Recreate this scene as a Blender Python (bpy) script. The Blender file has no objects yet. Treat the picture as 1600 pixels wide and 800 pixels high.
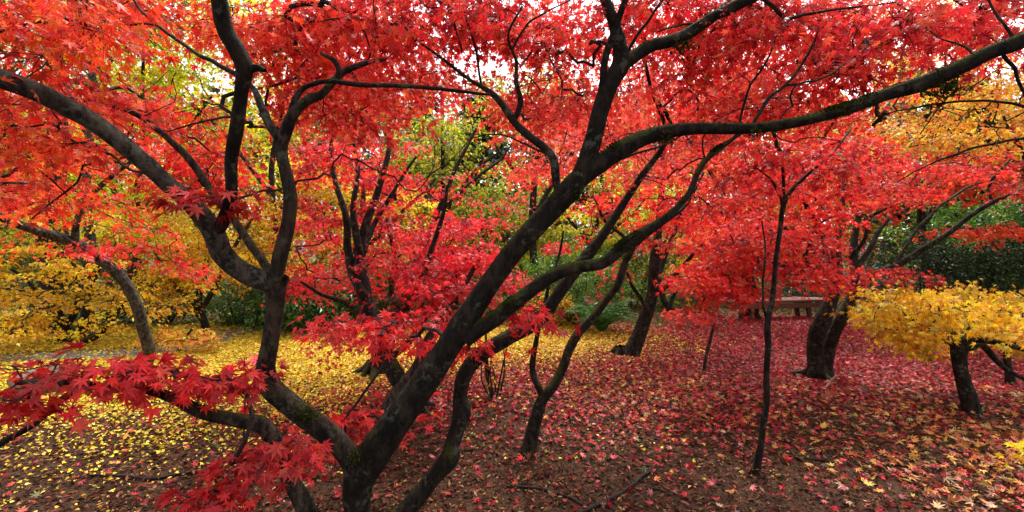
import bpy, math
import numpy as np
from mathutils import Vector

# ------------------------------------------------------------------ camera, sky, sun, exposure
S = bpy.context.scene
C = S.collection
F_PX = 700.0                      # focal length in pixels of the 1600 px wide photograph
CAM_H = 1.5
cam_d = bpy.data.cameras.new('camera')
cam = bpy.data.objects.new('camera', cam_d)
C.objects.link(cam)
cam_d.sensor_width = 36.0
cam_d.lens = 36.0 * F_PX / 1600.0
cam_d.clip_start = 0.02
cam_d.clip_end = 600.0
cam.location = (0, 0, CAM_H)
cam.rotation_euler = (math.radians(90), 0, 0)
S.camera = cam

SUN_ELEV, SUN_AZ = math.radians(58), math.radians(25)     # azimuth clockwise from +Y (the viewing direction)
W = bpy.data.worlds.new('World')
S.world = W
W.use_nodes = True
wn = W.node_tree.nodes
wl = W.node_tree.links
wn.clear()
sky = wn.new('ShaderNodeTexSky')
sky.sky_type = 'NISHITA'
sky.sun_disc = False
sky.sun_elevation = SUN_ELEV
sky.sun_rotation = SUN_AZ
sky.dust_density = 4.0
hsv = wn.new('ShaderNodeHueSaturation')
hsv.inputs['Saturation'].default_value = 0.22
bgn = wn.new('ShaderNodeBackground')
bgn.inputs['Strength'].default_value = 0.15
won = wn.new('ShaderNodeOutputWorld')
wl.new(sky.outputs[0], hsv.inputs['Color'])
wl.new(hsv.outputs[0], bgn.inputs['Color'])
wl.new(bgn.outputs[0], won.inputs['Surface'])

sun_d = bpy.data.lights.new('sun', 'SUN')
sun_d.energy = 1.5
sun_d.angle = math.radians(12)
sun_d.color = (1.0, 0.96, 0.90)
sun = bpy.data.objects.new('sun', sun_d)
C.objects.link(sun)
sd = Vector((math.sin(SUN_AZ) * math.cos(SUN_ELEV), math.cos(SUN_AZ) * math.cos(SUN_ELEV), math.sin(SUN_ELEV)))
sun.rotation_euler = sd.to_track_quat('Z', 'Y').to_euler()

S.view_settings.view_transform = 'Standard'
S.view_settings.look = 'None'
S.view_settings.exposure = 1.45
S.view_settings.gamma = 1.0
S.view_settings.use_curve_mapping = False
S.render.engine = 'CYCLES'
cy = S.cycles
cy.max_bounces = 7
cy.diffuse_bounces = 4
cy.glossy_bounces = 2
cy.transmission_bounces = 5
cy.transparent_max_bounces = 4
cy.caustics_reflective = False
cy.caustics_refractive = False
cy.use_denoising = True

rng = np.random.default_rng(11)

# ------------------------------------------------------------------ helpers
def at(px, py, Y):
    return np.array([(px - 800.0) / F_PX * Y, Y, CAM_H - (py - 400.0) / F_PX * Y])

def gz(x, y):
    x = np.asarray(x, float); y = np.asarray(y, float)
    return 0.022 * np.sin(x * 0.9 + 1.3) * np.cos(y * 0.7 + 0.4) + 0.012 * np.sin(x * 2.3 + y * 1.7)

def unit(a):
    return a / np.maximum(np.linalg.norm(a, axis=-1, keepdims=True), 1e-9)

class Geo:
    """Collects vertices and faces (triangles / quads) with an optional colour per vertex."""
    def __init__(self):
        self.v = []; self.f = []; self.c = []; self.n = 0
    def split(self):
        return sum(len(f) for f in self.f)
    def add(self, V, Fc, col=None):
        V = np.asarray(V, np.float32).reshape(-1, 3)
        self.v.append(V)
        self.f.append(np.asarray(Fc, np.int64) + self.n)
        if col is not None:
            self.c.append(np.asarray(col, np.float32))
        self.n += len(V)
    def build(self, name, mat, parent=None, smooth=False, mat2=None, from_face=0):
        V = np.concatenate(self.v) if self.v else np.zeros((0, 3), np.float32)
        loops = np.concatenate([f.ravel() for f in self.f])
        sizes = np.concatenate([np.full(len(f), f.shape[1]) for f in self.f])
        starts = np.concatenate([[0], np.cumsum(sizes)[:-1]])
        me = bpy.data.meshes.new(name)
        me.vertices.add(len(V))
        off = np.zeros(3, np.float32)
        if parent is not None:
            off = np.array(parent.location, np.float32)
        me.vertices.foreach_set('co', (V - off).astype(np.float32).ravel())
        me.loops.add(len(loops))
        me.loops.foreach_set('vertex_index', loops.astype(np.int32))
        me.polygons.add(len(sizes))
        me.polygons.foreach_set('loop_start', starts.astype(np.int32))
        me.polygons.foreach_set('loop_total', sizes.astype(np.int32))
        me.polygons.foreach_set('use_smooth', np.full(len(sizes), smooth))
        if self.c:
            col = np.concatenate(self.c)
            col4 = np.ones((len(V), 4), np.float32); col4[:, :3] = col
            a = me.color_attributes.new('Col', 'FLOAT_COLOR', 'POINT')
            a.data.foreach_set('color', col4.ravel())
        me.materials.append(mat)
        if mat2 is not None:
            me.materials.append(mat2)
            me.polygons.foreach_set('material_index', (np.arange(len(sizes)) >= from_face).astype(np.int32))
        me.update(calc_edges=True)
        o = bpy.data.objects.new(name, me)
        C.objects.link(o)
        if parent is not None:
            o.parent = parent
        return o

def tag(o, label=None, cat=None, group=None, kind=None):
    if label: o['label'] = label
    if cat: o['category'] = cat
    if group: o['group'] = group
    if kind: o['kind'] = kind
    return o

def thing(name, loc, label, cat, group=None):
    o = bpy.data.objects.new(name, None)
    o.empty_display_size = 0.1
    C.objects.link(o)
    o.location = [float(v) for v in loc]
    return tag(o, label, cat, group)

def merge(a, b):
    """Adds the twigs b to the leaves a; returns the index of the first twig face."""
    k = a.split()
    for V, in zip(b.v): a.v.append(V)
    for f in b.f: a.f.append(f + a.n)
    if a.c: a.c.append(np.full((b.n, 3), 0.02, np.float32))
    a.n += b.n
    return k

# ------------------------------------------------------------------ materials
def new_mat(name):
    m = bpy.data.materials.new(name)
    m.use_nodes = True
    nt = m.node_tree
    nt.nodes.clear()
    out = nt.nodes.new('ShaderNodeOutputMaterial')
    return m, nt, nt.nodes, nt.links, out

def leaf_material(name, trans=0.5, rough=0.45, spec=0.35):
    m, nt, N, L, out = new_mat(name)
    at_ = N.new('ShaderNodeAttribute'); at_.attribute_name = 'Col'
    geo = N.new('ShaderNodeNewGeometry')
    nz = N.new('ShaderNodeTexNoise'); nz.inputs['Scale'].default_value = 60.0; nz.inputs['Detail'].default_value = 3.0
    L.new(geo.outputs['Position'], nz.inputs['Vector'])
    mr = N.new('ShaderNodeMapRange'); mr.inputs[1].default_value = 0.3; mr.inputs[2].default_value = 0.7
    mr.inputs[3].default_value = 0.78; mr.inputs[4].default_value = 1.15
    L.new(nz.outputs[0], mr.inputs[0])
    mul = N.new('ShaderNodeVectorMath'); mul.operation = 'SCALE'
    L.new(at_.outputs['Color'], mul.inputs[0]); L.new(mr.outputs[0], mul.inputs['Scale'])
    p = N.new('ShaderNodeBsdfPrincipled')
    p.inputs['Roughness'].default_value = rough
    p.inputs['Specular IOR Level'].default_value = spec
    L.new(mul.outputs[0], p.inputs['Base Color'])
    tr = N.new('ShaderNodeBsdfTranslucent')
    bright = N.new('ShaderNodeVectorMath'); bright.operation = 'SCALE'; bright.inputs['Scale'].default_value = 1.25
    L.new(mul.outputs[0], bright.inputs[0])
    L.new(bright.outputs[0], tr.inputs['Color'])
    mx = N.new('ShaderNodeMixShader'); mx.inputs[0].default_value = trans
    L.new(p.outputs[0], mx.inputs[1]); L.new(tr.outputs[0], mx.inputs[2])
    L.new(mx.outputs[0], out.inputs['Surface'])
    return m

def bark_material(name, dark=(0.006, 0.004, 0.003), light=(0.085, 0.058, 0.040), lichen=0.3, moss=0.3, scale=1.0):
    m, nt, N, L, out = new_mat(name)
    tc = N.new('ShaderNodeTexCoord')
    mp = N.new('ShaderNodeMapping'); mp.inputs['Scale'].default_value = (1, 1, 0.4)
    L.new(tc.outputs['Object'], mp.inputs['Vector'])
    def noise(sc, det, ro, stretched):
        n = N.new('ShaderNodeTexNoise'); n.inputs['Scale'].default_value = sc * scale; n.inputs['Detail'].default_value = det; n.inputs['Roughness'].default_value = ro
        L.new(mp.outputs[0] if stretched else tc.outputs['Object'], n.inputs['Vector']); return n.outputs[0]
    def rng_(sock, a, b, c=0.0, d=1.0):
        r = N.new('ShaderNodeMapRange'); r.interpolation_type = 'SMOOTHSTEP'
        for q, v in zip((1, 2, 3, 4), (a, b, c, d)): r.inputs[q].default_value = v
        L.new(sock, r.inputs[0]); return r.outputs[0]
    def math_(op, a, b):
        r = N.new('ShaderNodeMath'); r.operation = op
        for q, v in enumerate((a, b)):
            if isinstance(v, (int, float)): r.inputs[q].default_value = v
            else: L.new(v, r.inputs[q])
        return r.outputs[0]
    def mix(f, a, b):
        r = N.new('ShaderNodeMix'); r.data_type = 'RGBA'; L.new(f, r.inputs['Factor'])
        for k, v in (('A', a), ('B', b)):
            if isinstance(v, tuple): r.inputs[k].default_value = (*v, 1)
            else: L.new(v, r.inputs[k])
        return r.outputs['Result']
    relief = noise(24, 9, 0.72, True)
    broad = noise(6, 5, 0.6, False)
    fleck = noise(28, 6, 0.72, False)
    patch = noise(4.2, 6, 0.72, False)
    col = mix(rng_(relief, 0.42, 0.62), dark, light)
    col = mix(rng_(broad, 0.40, 0.66, 0.0, 0.65), col, tuple(0.35 * c for c in light))
    lich = math_('MULTIPLY', rng_(fleck, 0.50, 0.58), rng_(noise(7, 4, 0.6, False), 0.62 - 0.26 * lichen, 0.72 - 0.26 * lichen))
    col = mix(math_('MULTIPLY', lich, min(0.9, 0.35 + lichen)), col, (0.095, 0.095, 0.066))
    ge = N.new('ShaderNodeNewGeometry')
    sx = N.new('ShaderNodeSeparateXYZ'); L.new(ge.outputs['Normal'], sx.inputs[0])
    up = math_('ADD', math_('MULTIPLY', patch, 3.0), sx.outputs['Z'])
    th = 2.75 - 1.15 * moss
    mm = rng_(up, th, th + 0.45, 0.0, 0.92)
    col = mix(mm, col, mix(fleck, (0.022, 0.027, 0.004), (0.085, 0.092, 0.010)))
    p = N.new('ShaderNodeBsdfPrincipled'); p.inputs['Roughness'].default_value = 0.8; p.inputs['Specular IOR Level'].default_value = 0.22
    L.new(col, p.inputs['Base Color'])
    hgt = math_('ADD', math_('ADD', relief, math_('MULTIPLY', fleck, 0.35)), math_('MULTIPLY', mm, 0.4))
    bp = N.new('ShaderNodeBump'); bp.inputs['Strength'].default_value = 1.0; bp.inputs['Distance'].default_value = 0.035
    L.new(hgt, bp.inputs['Height']); L.new(bp.outputs[0], p.inputs['Normal'])
    L.new(p.outputs[0], out.inputs['Surface'])
    return m

def simple_mat(name, a, b, scale=20, rough=0.8, bump=0.4, stretch=(1, 1, 1), attr=False):
    m, nt, N, L, out = new_mat(name)
    tc = N.new('ShaderNodeTexCoord')
    mp = N.new('ShaderNodeMapping'); mp.inputs['Scale'].default_value = stretch
    L.new(tc.outputs['Object'], mp.inputs['Vector'])
    n1 = N.new('ShaderNodeTexNoise'); n1.inputs['Scale'].default_value = scale; n1.inputs['Detail'].default_value = 8; n1.inputs['Roughness'].default_value = 0.65
    L.new(mp.outputs[0], n1.inputs['Vector'])
    mr = N.new('ShaderNodeMapRange'); mr.inputs[1].default_value = 0.3; mr.inputs[2].default_value = 0.7
    L.new(n1.outputs[0], mr.inputs[0])
    mx = N.new('ShaderNodeMix'); mx.data_type = 'RGBA'
    mx.inputs['A'].default_value = (*a, 1); mx.inputs['B'].default_value = (*b, 1)
    L.new(mr.outputs[0], mx.inputs['Factor'])
    p = N.new('ShaderNodeBsdfPrincipled'); p.inputs['Roughness'].default_value = rough; p.inputs['Specular IOR Level'].default_value = 0.3
    L.new(mx.outputs['Result'], p.inputs['Base Color'])
    bp = N.new('ShaderNodeBump'); bp.inputs['Strength'].default_value = bump; bp.inputs['Distance'].default_value = 0.02
    L.new(n1.outputs[0], bp.inputs['Height']); L.new(bp.outputs[0], p.inputs['Normal'])
    L.new(p.outputs[0], out.inputs['Surface'])
    return m

M_LEAF = leaf_material('maple_leaf', 0.44)
M_GREEN = leaf_material('green_leaf', 0.3, 0.35, 0.5)
M_LITTER = leaf_material('leaf_litter', 0.12, 0.5, 0.3)
M_MULCH = leaf_material('mulch', 0.0, 0.85, 0.08)
M_BARK = bark_material('bark_dark', dark=(0.004, 0.003, 0.002), light=(0.040, 0.027, 0.017), lichen=0.42, moss=0.72)
M_BARK_LICHEN = bark_material('bark_lichened', light=(0.10, 0.075, 0.055), lichen=0.9, moss=0.2)
M_BARK_BROWN = bark_material('bark_brown', light=(0.10, 0.066, 0.042), lichen=0.45, moss=0.5)
M_BARK_MOSSY = bark_material('bark_mossy', dark=(0.003, 0.002, 0.002), light=(0.045, 0.031, 0.021), lichen=0.3, moss=0.95)
M_TWIG = simple_mat('twig_bark', (0.008, 0.005, 0.004), (0.028, 0.018, 0.014), 60)
M_MOSS = leaf_material('moss_tuft', 0.2, 0.8, 0.1)

# ------------------------------------------------------------------ tubes (trunks and limbs)
def catmull(P, n):
    P = np.asarray(P, float)
    Q = np.vstack([2 * P[0] - P[1], P, 2 * P[-1] - P[-2]])
    seg = len(P) - 1
    t = np.linspace(0, seg, n)
    i = np.minimum(t.astype(int), seg - 1)
    u = (t - i)[:, None]
    p0, p1, p2, p3 = Q[i], Q[i + 1], Q[i + 2], Q[i + 3]
    return 0.5 * (2 * p1 + (p2 - p0) * u + (2 * p0 - 5 * p1 + 4 * p2 - p3) * u ** 2 + (3 * p1 - p0 - 3 * p2 + p3) * u ** 3)

def sweep(P, R, sides, rough=0.0, seed=0, tip=True):
    """A tube along the points P with radii R; returns vertices and quads."""
    r = np.random.default_rng(seed)
    n = len(P)
    T = unit(np.gradient(P, axis=0))
    ref = np.array([0.0, 1.0, 0.0]) if abs(T[0][1]) < 0.9 else np.array([1.0, 0, 0])
    Nn = np.zeros_like(P)
    v = unit(ref - T[0] * ref.dot(T[0]))
    for i in range(n):
        v = v - T[i] * v.dot(T[i]); v = v / max(np.linalg.norm(v), 1e-9)
        Nn[i] = v
    B = np.cross(T, Nn)
    th = np.linspace(0, 2 * np.pi, sides, endpoint=False)
    s = np.concatenate([[0], np.cumsum(np.linalg.norm(np.diff(P, axis=0), axis=1))])
    rad = np.repeat(R[:, None], sides, 1)
    if rough:
        disp = np.zeros((n, sides))
        mr = R.mean()
        for k in range(1, 5):
            for _ in range(2):
                fr = r.uniform(0.25, 1.4) / mr * 0.5
                disp += (0.42 / k) * np.sin(k * th[None, :] + r.uniform(0, 6.3) + s[:, None] * fr * r.choice([-1, 1]) * 0.5) * np.sin(s[:, None] * fr + r.uniform(0, 6.3))
        for _ in range(int(s[-1] / mr / 7) + 1):
            s0, t0 = r.uniform(0, s[-1]), r.uniform(0, 6.28)
            dt = np.angle(np.exp(1j * (th - t0)))
            disp += r.uniform(0.4, 2.0) * np.exp(-((s - s0) / (mr * r.uniform(.5, 1.1)))[:, None] ** 2 - (dt[None, :] / 0.7) ** 2)
        rad = rad * (1 + rough * disp)
    V = P[:, None, :] + rad[:, :, None] * (np.cos(th)[None, :, None] * Nn[:, None, :] + np.sin(th)[None, :, None] * B[:, None, :])
    V = V.reshape(-1, 3)
    i = np.arange(n - 1)[:, None] * sides; j = np.arange(sides)[None, :]; j2 = (j + 1) % sides
    Fq = np.stack([i + j, i + j2, i + sides + j2, i + sides + j], -1).reshape(-1, 4)
    return V, Fq

def limb(spec, sides=12, rough=0.10, seed=0, step=1.0):
    """spec: (px, py, depth, width px) points -> P, R, V, F"""
    sp = np.array(spec, float)
    e = unit(np.gradient(sp[:, :2], axis=0))
    tt = (sp[:, :2] - np.array([800.0, 400.0])) / F_PX
    wide = np.sqrt(1 + (tt[:, 0] * e[:, 1] - tt[:, 1] * e[:, 0]) ** 2)      # a wide lens stretches round things off its axis
    q = np.array([list(at(a, b, Y)) + [w * 0.5 / F_PX * Y / k] for (a, b, Y, w), k in zip(spec, wide)])
    L = np.linalg.norm(np.diff(q[:, :3], axis=0), axis=1).sum()
    n = int(max(8, min(160, L / (q[:, 3].mean() * step))))
    c = catmull(q, n)
    P, R = c[:, :3], np.maximum(c[:, 3], 0.0015)
    r = np.random.default_rng(seed + 100)
    s = np.linspace(0, L, n)
    mr = R.mean()
    for k in range(3):                     # small kinks in the axis
        for ax in range(3):
            f = r.uniform(0.25, 0.9) / mr * 0.35
            P[:, ax] += 0.16 * mr * np.sin(s * f + r.uniform(0, 6.28)) * np.minimum(1, s / (4 * mr))
    V, Fq = sweep(P, R, sides, rough, seed)
    return P, R, V, Fq

def sticks(A, Bp, ra, rb, g, mid=None, sides=3):
    """Many straight or once-bent thin twigs at once."""
    A = np.asarray(A); Bp = np.asarray(Bp)
    pts = [A, Bp] if mid is None else [A, mid, Bp]
    rr = [ra, rb] if mid is None else [ra, (ra + rb) * 0.5, rb]
    d = unit(Bp - A)
    ref = np.where(np.abs(d[:, 2:3]) < 0.9, np.array([[0, 0, 1.0]]), np.array([[1.0, 0, 0]]))
    u = unit(np.cross(d, ref)); w = np.cross(d, u)
    n = len(A); k = len(pts)
    th = np.linspace(0, 2 * np.pi, sides, endpoint=False)
    rings = []
    for p, r in zip(pts, rr):
        r = np.broadcast_to(np.asarray(r, float), (n,))
        rings.append(p[:, None, :] + r[:, None, None] * (np.cos(th)[None, :, None] * u[:, None, :] + np.sin(th)[None, :, None] * w[:, None, :]))
    V = np.stack(rings, 1).reshape(-1, 3)
    base = (np.arange(n) * k * sides)[:, None, None]
    seg = (np.arange(k - 1) * sides)[None, :, None]
    j = np.arange(sides)[None, None, :]; j2 = (j + 1) % sides
    Fq = np.stack([base + seg + j, base + seg + j2, base + seg + sides + j2, base + seg + sides + j], -1).reshape(-1, 4)
    g.add(V, Fq)

# ------------------------------------------------------------------ leaves
def leaf_shape(kind):
    """Leaf template in (along, across, up); unit length; fan faces round vertex 0."""
    if kind == 'diamond':
        V = np.array([[0, 0, 0], [0.45, 0.2, 0.03], [1, 0, -0.06], [0.45, -0.2, 0.03]])
        return V, np.array([[0, 1, 2], [0, 2, 3]])
    if kind == 'blob':
        V = np.array([[0.1, 0, 0], [0.0, .3, 0], [.45, .42, -.02], [.6, .2, .02], [1, .05, -.08], [.62, -.2, .02], [.4, -.44, -.02], [0, -.25, 0]])
        f = [[0, i, i + 1] for i in range(1, 7)]
        return V, np.array(f)
    if kind in ('fine', 'mid'):
        lobes = [(-128, .40), (-82, .70), (-39, .92), (0, 1.0), (39, .92), (82, .70), (128, .40)]; val = .30
    else:
        lobes = [(-100, .60), (-48, .9), (0, 1.0), (48, .9), (100, .60)]; val = .36
    c = np.array([0.10, 0.0])
    out = []
    for i, (a, l) in enumerate(lobes):
        a = math.radians(a); l *= 0.88
        if kind == 'fine':
            for da, fr in ((-9.5, .58), (0, 1), (9.5, .58)):
                aa = a + math.radians(da) / max(l, .5) * 0.9
                out.append((aa, l * fr))
        else:
            out.append((a, l))
        if i + 1 < len(lobes):
            b = math.radians(lobes[i + 1][0])
            out.append(((a + b) / 2, val if abs(i - 2.5) < 2 else val * .75))
    pts = [[c[0], 0, 0.02]]
    for a, l in out:
        x, y = c[0] + l * math.cos(a), l * math.sin(a)
        pts.append([x, y, -0.16 * l * l + (0.03 if l < .4 else 0)])
    pts.append([0.0, 0.0, 0.0])
    n = len(pts)
    f = [[0, i, i + 1] for i in range(1, n - 1)] + [[0, n - 1, 1]]
    return np.array(pts), np.array(f)

SHAPES = {k: leaf_shape(k) for k in ('fine', 'mid', 'five', 'blob', 'diamond')}

def put_leaves(g, kind, pos, axis, nrm, size, col):
    T, Fc = SHAPES[kind]
    axis = unit(axis)
    nrm = unit(nrm - axis * (nrm * axis).sum(-1, keepdims=True))
    b = np.cross(nrm, axis)
    n = len(pos); k = len(T)
    curl = rng.uniform(0.3, 2.2, n)[:, None, None]
    wid = rng.uniform(0.82, 1.1, n)[:, None, None]
    fold = np.abs(rng.normal(0, 0.38, n))[:, None, None]
    V = pos[:, None, :] + size[:, None, None] * (fold * np.abs(T[None, :, 1:2]) * nrm[:, None, :] + T[None, :, 0:1] * axis[:, None, :] + wid * T[None, :, 1:2] * b[:, None, :] + curl * T[None, :, 2:3] * nrm[:, None, :])
    Fa = (Fc[None] + (np.arange(n) * k)[:, None, None]).reshape(-1, 3)
    g.add(V.reshape(-1, 3), Fa, np.repeat(col, k, 0))

def palette(cols, n, jit=0.22):
    c = np.array([x[:3] for x in cols], float); w = np.array([x[3] for x in cols], float)
    i = rng.choice(len(c), n, p=w / w.sum())
    out = c[i] * np.exp(rng.normal(0, jit, (n, 1))) * np.exp(rng.normal(0, jit * 0.35, (n, 3)))
    return np.clip(out, 0.002, 0.9)

PAL = {
    'scarlet': [(.74, .040, .026, 4), (.64, .024, .026, 3), (.50, .014, .022, 1.5), (.80, .10, .04, 2)],
    'scarlet_dark': [(.72, .040, .034, 3), (.58, .022, .028, 2.5), (.42, .014, .022, 1.3), (.78, .10, .045, 1.6)],
    'coral': [(.80, .075, .050, 4), (.74, .042, .038, 3), (.84, .15, .07, 1.5)],
    'orange_red': [(.76, .085, .020, 4), (.70, .05, .018, 3), (.60, .026, .020, 2), (.80, .17, .03, 1)],
    'crimson': [(.72, .028, .036, 4), (.60, .016, .030, 3), (.80, .075, .07, 2), (.44, .010, .022, 1.3)],
    'orange': [(.80, .32, .03, 3), (.82, .46, .05, 3), (.78, .14, .03, 1.2), (.84, .58, .08, 2)],
    'gold': [(.80, .48, .020, 4), (.74, .38, .015, 3), (.82, .56, .06, 2), (.62, .26, .015, 1)],
    'amber': [(.78, .47, .018, 4), (.72, .38, .015, 3), (.80, .55, .03, 2), (.70, .24, .02, .7)],
    'lime': [(.72, .66, .020, 3), (.56, .58, .02, 3), (.80, .62, .02, 3), (.28, .36, .025, 1)],
    'yellow_green': [(.46, .46, .03, 3), (.26, .33, .025, 3), (.64, .50, .03, 2), (.13, .20, .02, 2)],
    'green': [(.06, .15, .028, 3), (.09, .20, .036, 2), (.04, .10, .025, 2), (.13, .23, .05, 1)],
    'fresh': [(.13, .28, .025, 3), (.20, .34, .035, 2), (.07, .17, .02, 2)],
    'yew': [(.022, .05, .018, 3), (.035, .07, .022, 3), (.015, .035, .012, 2), (.05, .09, .025, 1)],
    'conifer': [(.045, .08, .045, 3), (.07, .11, .065, 2), (.03, .055, .03, 2)],
}

def spread(regions, keep=None):
    """Spray centres inside the listed volumes: (px, py, rx, ry, near, far, count)."""
    out = []
    for px, py, rx, ry, y0, y1, n in regions:
        u = np.sqrt(rng.uniform(0, 1, n)); a = rng.uniform(0, 2 * np.pi, n)
        X = px + rx * u * np.cos(a); Yp = py + ry * u * np.sin(a); D = rng.uniform(y0, y1, n)
        out.append(np.stack([(X - 800) / F_PX * D, D, CAM_H - (Yp - 400) / F_PX * D], -1))
    P = np.concatenate(out)
    return P[P[:, 2] > 0.12]

def grow(skel, targets, g, r0=0.0024, rmax=0.03, power=0.42, wob=0.16):
    """Joins every spray centre to the nearest wood with bent twigs; returns the outward direction at each target."""
    nodes = [p for p in skel]
    nodes = np.array(nodes)
    par = [-1] * len(nodes)
    pts = list(nodes)
    d = np.full(len(targets), 1e9); who = np.zeros(len(targets), int)
    for i in range(0, len(targets), 512):
        D = np.linalg.norm(targets[i:i + 512, None, :] - nodes[None], axis=2)
        who[i:i + 512] = D.argmin(1); d[i:i + 512] = D.min(1)
    todo = np.ones(len(targets), bool)
    paths = []; outdir = np.zeros_like(targets)
    for _ in range(len(targets)):
        k = int(np.where(todo, d, 1e9).argmin()); todo[k] = False
        a = pts[who[k]]; b = targets[k]; L = np.linalg.norm(b - a)
        m = 4
        mids = []
        off = rng.normal(0, 1, 3); off[2] = abs(off[2]) * 0.6 - 0.1
        for q in range(1, m):
            t = q / m
            mids.append(a + (b - a) * t + off * wob * L * math.sin(math.pi * t) * 0.8 + rng.normal(0, 0.045 * L, 3))
        idx = [who[k]]
        for p in mids + [b]:
            pts.append(p); par.append(idx[-1]); idx.append(len(pts) - 1)
        paths.append(idx)
        outdir[k] = b - mids[-1]
        rem = np.where(todo)[0]
        if len(rem):
            newp = np.array(mids[1:] + [b]); ni = idx[2:]
            D = np.linalg.norm(targets[rem][:, None, :] - newp[None], axis=2)
            j = D.argmin(1); dm = D[np.arange(len(rem)), j]
            better = dm < d[rem]
            d[rem[better]] = dm[better]; who[rem[better]] = np.array(ni)[j[better]]
    cnt = np.zeros(len(pts))
    for idx in paths:
        cnt[idx[-1]] += 1
    for i in range(len(pts) - 1, len(nodes) - 1, -1):
        cnt[par[i]] += cnt[i]
    pts = np.array(pts)
    if paths:
        idx = np.array(paths)
        Pp = pts[idx]
        R = np.minimum(rmax, r0 * np.maximum(cnt[idx], 1) ** power)
        R[:, 0] = R[:, 1]
        for a in range(idx.shape[1] - 1):
            sticks(Pp[:, a], Pp[:, a + 1] + (Pp[:, a + 1] - Pp[:, a]) * 0.04, R[:, a] if a else R[:, 1], R[:, a + 1], g, sides=5)
    return outdir

def foliage(crown, twig, centres, outdir, pal, kind, n_leaf, size, R, flat=0.14, droop=(0.15, 1.1), sub=5, tiltj=0.45, pal_fn=None):
    """Leafy sprays: n_leaf leaves round each centre in a drooping pad of radius R."""
    n = len(centres)
    if kind != 'diamond':
        size *= 0.86; n_leaf *= 1.22
    o = outdir.copy(); o[:, 2] *= 0.3
    o = unit(o + rng.normal(0, 0.15, o.shape) * np.linalg.norm(o, axis=1, keepdims=True))
    side = unit(np.cross(o, np.array([0, 0, 1.0]))); up = np.cross(side, o)
    ns = rng.poisson(n_leaf, n).clip(3)
    i = np.repeat(np.arange(n), ns); N = len(i)
    Rs = (R * rng.uniform(0.7, 1.3, n))[i]
    r = np.sqrt(rng.uniform(0.02, 1, N)) * Rs
    ph = rng.uniform(0, 2 * np.pi, N)
    lx, ly = np.cos(ph) * r * 1.15, np.sin(ph) * r * 0.85
    # hints of pinnate side shoots
    k = np.round(ph / (np.pi / 4)) * (np.pi / 4)
    lx = 0.5 * lx + 0.5 * np.cos(k) * r * 1.15; ly = 0.5 * ly + 0.5 * np.sin(k) * r * 0.85
    pos = centres[i] + lx[:, None] * o[i] + ly[:, None] * side[i] + up[i] * (rng.normal(0, flat, N) * Rs)[:, None]
    pos[:, 2] -= 0.30 * r * r / Rs
    radial = unit(lx[:, None] * o[i] + ly[:, None] * side[i] + 0.35 * Rs[:, None] * o[i] + rng.normal(0, 0.35, (N, 3)) * r[:, None])
    radial[:, 2] *= 0.3; radial = unit(radial)
    dr = rng.uniform(*droop, N)[:, None]
    ax = radial * np.cos(dr) - np.array([0, 0, 1.0]) * np.sin(dr)
    nr = radial * np.sin(dr) + np.array([0, 0, 1.0]) * np.cos(dr) + rng.normal(0, tiltj, (N, 3))
    sz = size * rng.uniform(0.6, 1.2, N)
    if pal_fn is not None:
        col = pal_fn(pos, i)
    else:
        col = palette(PAL[pal], N)
    tone = np.exp(rng.normal(-0.03, 0.26, n))[i]
    put_leaves(crown, kind, pos, ax, nr, sz, np.clip(col * tone[:, None], 0.002, 0.9))
    if sub:
        j = np.repeat(np.arange(n), sub); a = rng.uniform(0, 2 * np.pi, len(j)); rr = R * rng.uniform(0.5, 1.0, len(j))
        e = centres[j] + (np.cos(a) * rr * 1.1)[:, None] * o[j] + (np.sin(a) * rr * .85)[:, None] * side[j]
        e[:, 2] -= 0.3 * rr * rr / R
        mid = (centres[j] + e) / 2 + rng.normal(0, 0.05 * R, (len(j), 3))
        sticks(centres[j], e, 0.0016 * (1 + R), 0.0008, twig, mid=mid)

def add_moss(g, P, R, density, length=0.014, side=0.2):
    """Tufts of moss fronds on the upper side of a limb."""
    n = int(0.7 * density * len(P))
    k = np.arange(len(P))
    wgt = np.clip(np.sin(k * .21 + len(P)) + .8 * np.sin(k * .083 + 1) + .5 * np.sin(k * .57), 0.3, 1.6)
    i = rng.choice(len(P), n, p=wgt / wgt.sum())
    T = unit(np.gradient(P, axis=0))[i]
    a = rng.uniform(0, 2 * np.pi, n)
    d = unit(np.cross(T, rng.normal(0, 1, (n, 3))))
    d[:, 2] = np.where(rng.uniform(0, 1, n) < 0.75, np.abs(d[:, 2]) + side, d[:, 2])
    d = unit(d - T * (d * T).sum(1, keepdims=True))
    pos = P[i] + d * (R[i] * 0.96)[:, None]
    ax = unit(d + rng.normal(0, 0.7, (n, 3)))
    put_leaves(g, 'diamond', pos, ax, rng.normal(0, 1, (n, 3)), length * rng.uniform(0.4, 1.3, n) * (0.5 + 0.5 * wgt[i]),
               palette([(.030, .034, .005, 3), (.055, .06, .008, 2), (.016, .018, .005, 2)], n))

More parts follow.
